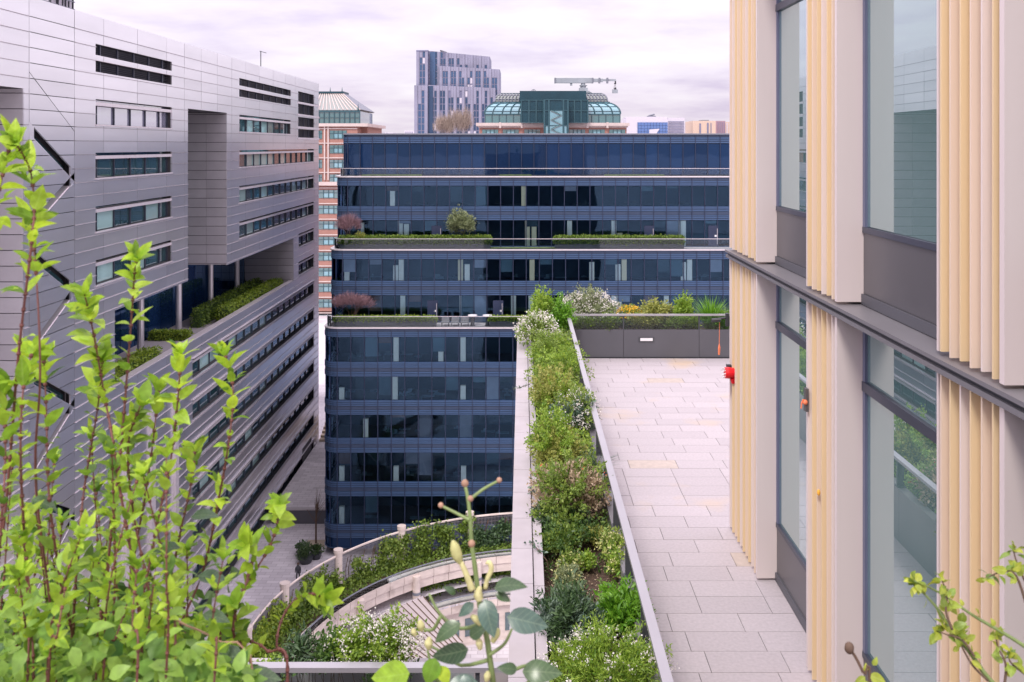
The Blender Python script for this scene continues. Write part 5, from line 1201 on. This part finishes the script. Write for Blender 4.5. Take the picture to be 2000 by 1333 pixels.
for k, (nn_, y0, y1, z0, z1, mk, sz) in enumerate(((9000, 14.2, 26.4, .50, .92, 'leaf_bright', .06), (7000, 13.0, 26.4, .5, .86, 'leaf_green', .06), (2600, 8.6, 14.0, .47, .56, 'leaf_deep', .05), (1500, 8.6, 13.4, .472, .49, 'leaf_cream', .035))):
    P = np.stack([rng.uniform(.22, 1.24, nn_), rng.uniform(y0, y1, nn_), rng.uniform(z0, z1, nn_)], 1)
    if k == 2: P = P[(np.sin(P[:, 0] * 7 + P[:, 1] * 3) + np.sin(P[:, 1] * 5.3)) > .2]
    P[:, 2] += .10 * np.sin(P[:, 1] * 4 + k) * (1 if k < 2 else 0)
    L = sz * rng.uniform(.6, 1.3, len(P)); V, Q = leaf_arrays(P, rand_dirs(len(P)) + np.array([0, 0, .4 if k < 3 else 0]), rand_dirs(len(P)) * .5 + np.array([0, -.2, .9]), L, L * .5)
    o = np_mesh('ground_cover', V, Q, mk, None, 'stuff'); tag(o, ('fresh green leaves filling gaps between planter shrubs', 'olive green leaves filling gaps between planter shrubs', 'low dark green leaves over the near mulch', 'fallen pale leaves littering the near mulch')[k], 'ground cover')
def grassy(name, label, px, py, z, base_z, n, ln, wd, mk, spread=.5, group=None):
    c = pz(px, py, z); t = thing(name, (c.x, c.y, base_z), label, 'grass plant', group)
    V = []; Q = []
    for i in range(n):
        a = rng.uniform(0, 2 * math.pi); lean = rng.uniform(.15, 1.0) * spread; L = ln * rng.uniform(.6, 1.15)
        d = np.array([math.cos(a), math.sin(a), 0]); s = np.array([-d[1], d[0], 0]); b = np.array([c.x, c.y, base_z]) + d * rng.uniform(0, .12)
        ss = np.linspace(0, 1, 5); k0 = len(V)
        for q in ss:
            p = b + d * lean * L * q ** 1.6 + np.array([0, 0, L * (q - .45 * lean * q ** 2.4)]); w = wd * (1 - q) ** .6 * .5 + .001
            V += [p - s * w, p + s * w]
        Q += [(k0 + 2 * j, k0 + 2 * j + 1, k0 + 2 * j + 3, k0 + 2 * j + 2) for j in range(4)]
    np_mesh('blades', V, Q, mk, t, 'stuff')
grassy('strappy_plant', 'strap leaved grass clump beside the golden shrub', 1150, 905, .75, SOIL, 160, .55, .022, 'leaf_sage', .9)
# far end planter
def fshrub(name, label, px, py, hw, rz, n, size, mk, Y=27.2, **kw):
    c = at(px, py, Y); return shrub(name, label, kw.pop('cat', 'shrub'), c, (hw * Y / 1834, .42, rz), n, size, mk, .55, group='shrubs in the end planter', **kw)
fshrub('dark_bed_plant', 'dark bronze plant behind the handrail left of yellow flowers', 1215, 632, 34, .28, 1300, .08, 'leaf_dark')
fshrub('green_bed_plant', 'pale green leafy plant behind glass below the white blossom', 1158, 634, 34, .30, 1800, .08, 'leaf_olive')
fshrub('yellow_flowers', 'cluster of golden yellow flowers above the end handrail', 1228, 612, 24, .22, 420, .06, 'leaf_green', fl=(90, .05, 'petal_yellow', 5, -.1, .05), cat='flowers')
fshrub('bronze_tip_shrub', 'bronze tipped green shrub above the middle of end handrail', 1282, 618, 40, .42, 2800, .08, 'leaf_gold', lumps=20)
fshrub('feathery_shrub', 'upright feathery green shrub right of the bronze tipped one', 1335, 612, 22, .50, 1500, .08, 'leaf_bright', upright=.7)
fshrub('green_bed_plant', 'green leafy plant behind glass under the feathery shrub', 1310, 636, 50, .26, 2000, .085, 'leaf_green')
for k, (px, mk, lab) in enumerate(((1140, 'leaf_bright', 'low lime plant behind glass at left of end planter'), (1185, 'leaf_green', 'low green plant behind glass under white blossom right half'), (1250, 'leaf_gold', 'low golden green plant behind glass under the yellow flowers'), (1345, 'leaf_bright', 'low lime plant behind glass below the feathery shrub'), (1400, 'leaf_vivid', 'low vivid plant behind glass under the grass clumps'))):
    fshrub('bed_filler_plant', lab, px, 633, 30, .32, 1500, .075, mk, Y=26.95)
for k, (px, lb_) in enumerate(((1372, 'left'), (1398, 'right'))): 
    c = at(px, 648, 27.1); grassy('long_grass', lb_ + ' of two bright green arching grass clumps by facade corner', px, 1, 1, .55, 1, .1, .01, 'leaf_vivid') if False else None
    t = None
def grass_at(label, x, y, z, n, ln, mk, spread):
    global pz
    old = pz; pz = lambda a, b, c: Vector((x, y, z)); grassy('long_grass', label, 0, 0, z, z, n, ln, .028, mk, spread, 'grass clumps in the end planter'); pz = old
grass_at('larger bright green arching grass clump near the facade corner', at(1388, 0, 27.1).x, 27.1, .55, 330, 1.15, 'leaf_vivid', .75)
grass_at('smaller green grass clump right against the facade corner', at(1412, 0, 27.2).x, 27.2, .55, 200, .85, 'leaf_bright', .8)
# sprigs over the coping
for k, (pts, lab) in enumerate((([(1068, 1095), (1052, 1075), (1040, 1062), (1032, 1072)], 'leafy sprig hanging over the stone coping mid way'), ([(1046, 745), (1030, 752), (1012, 758), (1002, 760)], 'thin sprig reaching out over the coping far along'), ([(1052, 960), (1042, 955), (1036, 965)], 'short sprig at coping beside variegated shrub'))):
    P3 = [pz(x, y, .72 + .10 * math.sin(i)) for i, (x, y) in enumerate(pts)]
    t = thing('trailing_sprig', (P3[0].x, P3[0].y, SOIL), lab, 'sprig', 'sprigs over the coping')
    MB().tube([(P3[0].x + .05, P3[0].y, SOIL)] + P3, .006, 5).build('stem', 'stem_brown', t)
    n = 46; f = rng.uniform(0, len(P3) - 1.01, n); P = np.array([P3[int(q)].lerp(P3[int(q) + 1], q % 1) for q in f]) + rng.normal(size=(n, 3)) * .03
    L = .055 * rng.uniform(.6, 1.2, n); V, Q = leaf_arrays(P, rand_dirs(n), rand_dirs(n) + np.array([0, -.3, 1]), L, L * .6); np_mesh('leaves', V, Q, 'leaf_sage', t, 'stuff')
# cross planter at the bottom
def cshrub(name, label, px, py, hw, rz, n, size, mk, Y=9.05, **kw):
    c = at(px, py, Y); return shrub(name, label, 'shrub', c, (hw * Y / 1834, .30, rz), n, size, mk, SOIL, group='shrubs in the cross planter', **kw)
cshrub('white_spiraea', 'broad green shrub covered in white flowers behind bottom rail', 735, 1268, 100, .30, 5200, .04, 'leaf_bright', lumps=26, lump_r=.38, fl=(190, .022, 'petal_white', 9, .0, .04))
cshrub('dark_leaf_shrub', 'dark long leaved shrub behind bottom rail at left', 585, 1285, 34, .20, 700, .08, 'leaf_dark', aspect=.25, lumps=12)
cshrub('dark_leaf_shrub', 'dark green shrub left of the white flowering one at rail', 645, 1285, 34, .20, 900, .06, 'leaf_deep', lumps=12)
cshrub('low_green_plant', 'bright low plant under the bottom rail at left', 520, 1325, 50, .10, 900, .05, 'leaf_bright')
cshrub('low_green_plant', 'dark low plant under the bottom rail centre', 760, 1322, 60, .10, 800, .05, 'leaf_deep')

# ================================================================ FOREGROUND BED AND PLANTS
fb = thing('foreground_planter', (0, 2.0, 4.2), 'planting bed at the camera edge below the frame', 'planter')
bo('soil', -4, 4, .75, 2.70, 4.205, 4.27, 'soil', fb); bo('edge_trim', -4, 4, 2.705, 2.745, 4.205, 4.32, 'anodised', fb)
def leaf_mesh(name, ln, wd, mk, curl=.18, fold=.22, seg=5):
    """single leaf, base at origin, along +X, normal +Z"""
    mb = MB(); xs = np.linspace(0, 1, seg + 1)
    for q in xs:
        w = wd * .5 * (math.sin(math.pi * min(1, q ** .75 * 1.0)) ** .85 if 0 < q < 1 else 0); z = -curl * ln * q ** 2 + .06 * ln * math.sin(math.pi * q)
        mb.v += [(ln * q, w, z + fold * w), (ln * q, 0, z), (ln * q, -w, z + fold * w)]
    for i in range(seg):
        b = 3 * i; mb.f += [(b, b + 1, b + 4, b + 3), (b + 1, b + 2, b + 5, b + 4)]
    me = bpy.data.meshes.new(name); me.from_pydata(mb.v, [], mb.f); me.materials.append(M[mk])
    me.polygons.foreach_set('use_smooth', [True] * len(me.polygons)); return me
def put_leaf(me, p, axis, normal, scale, parent, name='leaf'):
    a = Vector(axis).normalized(); s = Vector(normal).cross(a)
    if s.length < 1e-4: s = Vector((1, 0, 0)).cross(a)
    s.normalize(); n = a.cross(s)
    m = Matrix((a, s, n)).transposed().to_4x4(); m.translation = p
    o = bpy.data.objects.new(name, me); o.matrix_basis = m @ Matrix.Scale(scale, 4); return link(o, parent)
def smooth_path(pts, n):
    pts = [Vector(p) for p in pts]; out = []
    m = len(pts) - 1
    for i in range(n):
        f = i / (n - 1) * m; k = min(int(f), m - 1); u = f - k
        p0, p1, p2, p3 = pts[max(k - 1, 0)], pts[k], pts[k + 1], pts[min(k + 2, m)]
        out.append(.5 * ((2 * p1) + (p2 - p0) * u + (2 * p0 - 5 * p1 + 4 * p2 - p3) * u * u + (3 * p1 - p0 - 3 * p2 + p3) * u ** 3))
    return out
sh = thing('lime_shrub', at(200, 1700, 2.1), 'lime green leafy shrub with red brown stems filling lower left foreground', 'shrub')
b0 = at(200, 1700, 2.1); sh.matrix_basis = Matrix.Translation((b0.x, 2.1, 4.27)); W[sh.name] = sh.matrix_basis.copy()
LM = [leaf_mesh('shrub_leaf_a', .036, .017, 'leaf_lime_o', .10), leaf_mesh('shrub_leaf_b', .034, .019, 'leaf_lime_o', .35), leaf_mesh('shrub_leaf_c', .039, .0145, 'leaf_lime_o', -.12, .35)]
stems = []                                                # (pixel path bottom to top, depth, leaf start fraction)
main = [([(-30, 1345), (10, 1000), (35, 700), (62, 470), (66, 400), (58, 330), (30, 280)], 1.75, .62),
        ([(110, 1345), (70, 950), (78, 740), (72, 560), (60, 430)], 1.8, .93),
        ([(-60, 1345), (-40, 800), (-25, 500), (5, 340), (22, 275)], 1.7, .86),
        ([(190, 1345), (215, 1060), (238, 850), (255, 640), (262, 540), (266, 505)], 1.9, .62),
        ([(280, 1345), (225, 900), (205, 780), (182, 650), (165, 575)], 1.85, .60),
        ([(255, 1345), (300, 1060), (333, 900), (348, 770), (352, 690)], 1.9, .45),
        ([(320, 1345), (395, 1120), (425, 985), (447, 860), (455, 760), (438, 690)], 2.0, .62),
        ([(60, 1345), (50, 1100), (40, 900), (45, 760), (62, 690)], 1.75, .45),
        ([(150, 1345), (115, 1120), (95, 960), (90, 800), (85, 700)], 1.85, .50),
        ([(-20, 1345), (0, 1050), (10, 900), (8, 760)], 1.7, .5),
        ([(140, 1345), (150, 1100), (165, 950), (190, 800), (200, 700)], 1.95, .5),
        ([(330, 1345), (290, 1150), (260, 1000), (250, 870), (275, 790)], 1.95, .4),
        ([(230, 1345), (260, 1100), (285, 960), (300, 850), (310, 760)], 2.05, .5),
        ([(360, 1345), (330, 1180), (350, 1050), (372, 950), (380, 880)], 2.1, .4),
        ([(500, 1345), (430, 1255), (470, 1160), (520, 1080), (540, 1030), (545, 985)], 2.0, .72),
        ([(480, 1345), (455, 1230), (480, 1140), (495, 1080), (480, 1065)], 1.95, .55),
        ([(560, 1345), (540, 1260), (560, 1190), (600, 1160), (635, 1170)], 2.05, .45),
        ([(560, 1345), (520, 1270), (470, 1240), (455, 1180)], 1.9, .5)]
for p, d, ls in main: stems.append((p, d, ls))
for i in range(44):                                       # the many lower stems of the thicket
    x0 = rng.uniform(-60, 420); top = rng.uniform(840, 1180) + max(0, x0 - 280) * .9; lean = rng.normal() * 45
    stems.append(([(x0, 1345), (x0 + lean * .4 + rng.normal() * 8, (1345 + top) / 2), (x0 + lean, top)], rng.uniform(1.6, 2.35), .58))
singles = 0; loose = []
for si, (pp, d, ls) in enumerate(stems):
    depth = [d + .05 * math.sin(i * 1.7 + si) for i in range(len(pp))]
    pts = [at(x, y, q) for (x, y), q in zip(pp, depth)]
    first = pts[0]; pts = [Vector((first.x * .8 + b0.x * .2, first.y, 4.26))] + pts
    path = smooth_path(pts, 34)
    rr = .0034 if si < len(main) else .0027
    mb = MB(); mb.tube(path, [rr * (1 - .65 * i / 33) for i in range(34)], 6)
    total = sum((path[i + 1] - path[i]).length for i in range(33))
    gap = .028 if si < len(main) else .030
    s, nodep, acc = ls * total, [], 0
    for i in range(33):
        L = (path[i + 1] - path[i]).length
        while s <= acc + L and s < total - .004:
            u = (s - acc) / L; nodep.append((path[i].lerp(path[i + 1], u), (path[i + 1] - path[i]).normalized(), s / total)); s += gap * rng.uniform(.75, 1.25)
        acc += L
    for (p, tdir, f) in nodep: mb.tube([p - tdir * .003, p + tdir * .003], rr * 1.15, 6)
    mb.build('stem', 'stem_red', sh, smooth=True)
    nodep.append((path[-1], (path[-1] - path[-2]).normalized(), 1.0)); nodep.append((path[-1] - (path[-1] - path[-2]) * .5, (path[-1] - path[-2]).normalized(), 1.0))
    rot = rng.uniform(0, 6.28)
    for k, (p, tdir, f) in enumerate(nodep):
        if f < .82 and rng.uniform() < .48: continue
        rot += math.pi / 2 + rng.normal() * .3
        e1 = tdir.cross(Vector((.2, .9, .3))).normalized(); e2 = tdir.cross(e1)
        for side in (0, 1, 2) if f > .93 else (0, 1):
            w = rot + side * (math.pi if f <= .93 else 2.09) + rng.normal() * .15
            out = e1 * math.cos(w) + e2 * math.sin(w)
            ax = out * 1.0 + tdir * (.55 if f < .95 else 1.1) + Vector((0, 0, .05))
            sc = (1.12 - .35 * max(0, f - .75) / .25) * rng.uniform(.5, 1.3) * (1.5 if f > .88 and si < len(main) else 1.0)
            nrm = tdir * .9 - out * .4 + Vector(rng.normal(size=3)) * .2
            big = si < len(main)
            if big and singles < 300 and sc > .62:
                put_leaf(LM[int(rng.integers(3))], p, ax, nrm, sc, sh); singles += 1
            else: loose.append((p, ax, nrm, .036 * sc))
            if rng.uniform() < .45:                        # a short side shoot with a smaller leaf
                q = p + out * .012 + tdir * .012; loose.append((q, ax + Vector(rng.normal(size=3)) * .5, nrm, .024 * rng.uniform(.7, 1.3)))
# dense lower mass between the stems
mass = []
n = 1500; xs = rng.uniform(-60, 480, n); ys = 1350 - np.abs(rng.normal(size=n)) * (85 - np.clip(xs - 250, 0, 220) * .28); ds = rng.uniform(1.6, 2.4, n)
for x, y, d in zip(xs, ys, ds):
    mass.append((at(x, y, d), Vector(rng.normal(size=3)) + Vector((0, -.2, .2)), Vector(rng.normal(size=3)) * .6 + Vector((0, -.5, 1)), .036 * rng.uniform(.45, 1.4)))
def leaf_field(name, items, mk, parent, aspect=.52):
    """many leaves of the good shape in one mesh"""
    seg = 4; xs = np.linspace(0, 1, seg + 1); n = len(items)
    P = np.array([i[0] for i in items]); A = np.array([i[1] for i in items]); N = np.array([i[2] for i in items]); L = np.array([i[3] for i in items])[:, None]
    A = A / np.linalg.norm(A, axis=1, keepdims=True); S = np.cross(N, A); S /= np.linalg.norm(S, axis=1, keepdims=True) + 1e-9; U = np.cross(A, S)
    cu = rng.uniform(-.1, .35, (n, 1)); V = []
    for q in xs:
        w = aspect * .5 * (math.sin(math.pi * q ** .75) ** .85 if 0 < q < 1 else .01); z = -cu * q ** 2 + .06 * math.sin(math.pi * q)
        V += [P + A * L * q + S * L * w + U * L * (z + .22 * w), P + A * L * q + U * L * z, P + A * L * q - S * L * w + U * L * (z + .22 * w)]
    V = np.stack(V, 1).reshape(-1, 3); b = np.arange(n)[:, None] * (3 * (seg + 1)); Q = []
    for i in range(seg):
        o = 3 * i; Q += [b + np.array([[o, o + 1, o + 4, o + 3]]), b + np.array([[o + 1, o + 2, o + 5, o + 4]])]
    return np_mesh(name, V, np.concatenate(Q), mk, parent, 'stuff', True)
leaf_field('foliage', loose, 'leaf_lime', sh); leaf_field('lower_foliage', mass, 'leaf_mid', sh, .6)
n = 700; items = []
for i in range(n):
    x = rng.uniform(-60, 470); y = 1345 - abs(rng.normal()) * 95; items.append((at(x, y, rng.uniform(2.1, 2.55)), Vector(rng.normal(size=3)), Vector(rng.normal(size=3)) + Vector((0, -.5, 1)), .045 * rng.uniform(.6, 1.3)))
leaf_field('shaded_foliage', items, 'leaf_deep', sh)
# a few large dark leaves crossing the thicket
dk = thing('dark_leaf_climber', (at(440, 1300, 1.8).x, 1.8, 4.27), 'dark leaved tendril at the right edge of the lime shrub', 'climber')
DLM = leaf_mesh('dark_leaf_mesh', .08, .04, 'leaf_darkgl', .15)
pts = smooth_path([(at(470, 1345, 1.8).x, 1.8, 4.26), at(500, 1345, 1.8), at(420, 1250, 1.8), at(350, 1215, 1.82), at(300, 1170, 1.82)], 14); MB().tube(pts, .002, 5).build('stem', 'bud_tan', dk)
for (x, y, dx_, dz_, sc) in ((372, 1010, 1, .15, .7), (352, 1070, -1, -.1, .75), (385, 1125, 1, -.1, .8), (395, 1200, 1, -.15, .7), (480, 1285, -1, .05, 1.15), (405, 1265, .9, -.5, .9), (470, 1325, 1, .1, 1.0), (60, 975, 1, -.3, .7)):
    put_leaf(DLM, at(x, y, 1.8), (dx_, -.1, dz_), (0, -.5, 1), sc, dk)

# climber with buds, bottom centre
cb = thing('budding_climber', (at(960, 1345, 1.5).x, 1.5, 4.27), 'climbing plant with pale yellow buds and blue green leaves, bottom centre', 'climber')
D = 1.5
def st(pix, r0, r1, mk='stem_green', name='stem', n=18, parent=None, d=D):
    path = smooth_path([at(x, y, d + .01 * i) for i, (x, y) in enumerate(pix)], n)
    return MB().tube(path, [r0 + (r1 - r0) * i / (n - 1) for i in range(n)], 8).build(name, mk, parent or cb, smooth=True)
x0 = at(965, 1345, D)
MB().tube([(x0.x, D, 4.26), x0], .0056, 8).build('stem', 'stem_green', cb)
st([(965, 1348), (950, 1240), (938, 1190), (928, 1110), (921, 1060), (918, 1010), (914, 975), (908, 946)], .0048, .0028)
st([(920, 974), (945, 955), (974, 939)], .0028, .0022, name='side_shoot'); st([(917, 1016), (890, 1002), (862, 988)], .0028, .0022, name='side_shoot')
for (x, y, r_) in ((908, 944, .0062), (975, 938, .0046), (861, 987, .0046), (919, 974, .005), (921, 1062, .006)): MB().ball(at(x, y, D), r_, 8, 6).build('node', 'bud_tan', cb, smooth=True)
# elongated buds
def bud(pix, rads, mk='bud'): 
    path = [at(x, y, D - .012) for x, y in pix]; rads = [q * .60 for q in rads]; MB().tube(smooth_path(path, 12), list(np.interp(np.linspace(0, 1, 12), np.linspace(0, 1, len(rads)), rads)), 9).build('bud', mk, cb, smooth=True)
bud([(922, 1152), (910, 1120), (900, 1098)], [.010, .0075, .006]); bud([(899, 1100), (893, 1085), (888, 1068), (884, 1056)], [.006, .015, .013, .003])
bud([(948, 1150), (952, 1130), (960, 1112), (955, 1098), (949, 1102)], [.006, .006, .007, .006, .002])
bud([(937, 1172), (934, 1160), (938, 1146)], [.010, .013, .004]); bud([(824, 1232), (822, 1222), (820, 1212)], [.005, .011, .004]); bud([(812, 1242), (808, 1234), (806, 1228)], [.004, .008, .003])
bud([(838, 1268), (837, 1256), (839, 1245)], [.006, .012, .004]); bud([(962, 1254), (970, 1238), (974, 1228)], [.006, .010, .003]); bud([(938, 1268), (936, 1256), (933, 1246)], [.006, .010, .003]); bud([(950, 1330), (952, 1320), (953, 1312)], [.006, .010, .004])
bud([(938, 1222), (930, 1210), (920, 1203)], [.003, .010, .004])
for pix in ([(945, 1215), (900, 1228), (860, 1200), (838, 1160)], [(860, 1205), (845, 1230), (822, 1228)], [(952, 1290), (900, 1300), (865, 1275), (840, 1262)], [(955, 1280), (985, 1258), (1000, 1228)], [(860, 1340), (845, 1310), (835, 1270)], [(1035, 1330), (1020, 1345), (1010, 1352)], [(1000, 1310), (1030, 1300), (1040, 1310)]): st(pix, .0032, .002, name='petiole', n=10)
BLM = leaf_mesh('blue_leaf', .060, .034, 'leaf_blue', .18, .12, 8); DGM = leaf_mesh('glossy_leaf', .066, .036, 'leaf_darkgl', .22, .2, 8); YGM = leaf_mesh('young_leaf', .075, .055, 'leaf_lime_o', .25, .15, 8)
for (me, x, y, ax, nr, sc) in ((BLM, 946, 1170, (.25, -.5, -.75), (.1, -1, -.2), .95), (BLM, 925, 1178, (-.6, -.3, -.4), (.2, -.7, .6), .5), (BLM, 990, 1205, (1, -.1, -.18), (0, -.85, .5), 1.12), (DGM, 900, 1218, (-1, -.2, -.5), (-.2, -.6, .7), .75),
        (DGM, 915, 1268, (-1, -.2, -.15), (0, -.95, .25), .88), (DGM, 918, 1245, (.55, -.2, .5), (0, -.8, .5), .55), (BLM, 905, 1318, (.3, -.5, -.75), (0, -.95, .3), .6), (DGM, 1010, 1308, (-.8, -.3, .25), (0, -.8, .5), .5), (DGM, 1020, 1312, (1, -.2, .10), (0, -.75, .6), .95),
        (BLM, 935, 1335, (-1, -.3, -.1), (0, -.6, .7), 1.1), (DGM, 890, 1160, (-.6, -.2, .5), (0, -.6, .7), .35), (DGM, 965, 1150, (1, -.1, .25), (0, -.4, .9), .8), (YGM, 850, 1285, (-.3, -.3, -.9), (0, -1, .1), .55), (YGM, 800, 1315, (-1, -.2, -.05), (0, -.9, .4), .8), (YGM, 862, 1300, (.3, -.3, -.8), (0, -1, .1), .4),
        (DGM, 968, 1160, (.9, -.2, -.3), (0, -.7, .6), .4), (BLM, 870, 1345, (-.8, -.2, -.3), (0, -.8, .5), 1.0)):
    put_leaf(me, at(x, y, D - .01), ax, nr, sc, cb)
# rose shoots, bottom right
rs = thing('rose_bush', (at(1950, 1345, 1.9).x, 1.9, 4.27), 'thorny rose shoots with yellow green leaflets at bottom right', 'rose bush')
D2 = 1.9
RLM = leaf_mesh('rose_leaflet', .024, .015, 'leaf_rose', .2, .2)
base = at(1960, 1350, D2)
MB().tube([(base.x, D2, 4.26), base], .0055, 7).build('stem', 'stem_green', rs)
shoots = [([(1955, 1350), (1925, 1318), (1895, 1275), (1858, 1230), (1836, 1195), (1815, 1170), (1788, 1142)], .0055), ([(2040, 1290), (1990, 1255), (1945, 1228), (1905, 1205), (1868, 1180), (1825, 1152), (1785, 1135)], .0048), ([(2030, 1180), (2000, 1130), (1985, 1095), (1980, 1075)], .003), ([(2010, 1200), (1985, 1125), (1955, 1118), (1925, 1130)], .003), ([(1860, 1230), (1848, 1195), (1850, 1160), (1838, 1130)], .003), ([(1905, 1285), (1880, 1250), (1850, 1240), (1830, 1232)], .0026), ([(1960, 1350), (1965, 1300), (1950, 1265), (1945, 1240)], .003), ([(2020, 1330), (1980, 1300), (1970, 1285)], .003), ([(1930, 1330), (1900, 1300), (1878, 1262), (1868, 1240), (1845, 1222)], .0026)]
for pp, r0 in shoots:
    path = smooth_path([at(x, y, D2 + .008 * i) for i, (x, y) in enumerate(pp)], 16)
    MB().tube(path, [r0 * (1 - .6 * i / 15) for i in range(16)], 6).build('shoot', 'stem_green' if r0 > .003 else 'stem_brown', rs, smooth=True)
    for i in range(5, 16, 2):
        for k in range(rng.integers(1, 4)):
            ax = Vector(rng.normal(size=3)) + Vector((0, -.3, .35)); put_leaf(RLM, path[i] + ax.normalized() * .006, ax, Vector(rng.normal(size=3)) * .5 + Vector((0, -.7, .7)), rng.uniform(.6, 1.25), rs, 'leaflet')
    for k in range(5): put_leaf(RLM, path[-1], Vector(rng.normal(size=3)), Vector(rng.normal(size=3)) * .5 + Vector((0, -.7, .7)), rng.uniform(.6, 1.1), rs, 'leaflet')
r2 = thing('rose_shoot', (at(1700, 1345, 1.9).x, 1.9, 4.27), 'small rose shoot with a dark spent bud at bottom right of centre', 'rose')
q0 = at(1700, 1350, 1.9)
MB().tube(smooth_path([(q0.x, 1.9, 4.26), q0, at(1688, 1318, 1.9), at(1672, 1285, 1.9), at(1660, 1268, 1.9)], 14), [.003] * 14, 6).build('stem', 'stem_brown', r2)
MB().ball(at(1659, 1266, 1.9), .010, 8, 6, 1.2).build('spent_bud', 'stem_brown', r2, smooth=True)
for (x, y, ax, sc) in ((1690, 1322, (-1, -.2, -.6), 1.1), (1698, 1318, (.9, -.3, -.3), 1.4), (1692, 1330, (.2, -.4, -1), 1.3), (1705, 1300, (.5, -.1, 1), .8), (1690, 1312, (.1, -.1, 1), .7)): put_leaf(RLM, at(x, y, 1.9), ax, (0, -1, .3), sc, r2, 'leaflet')
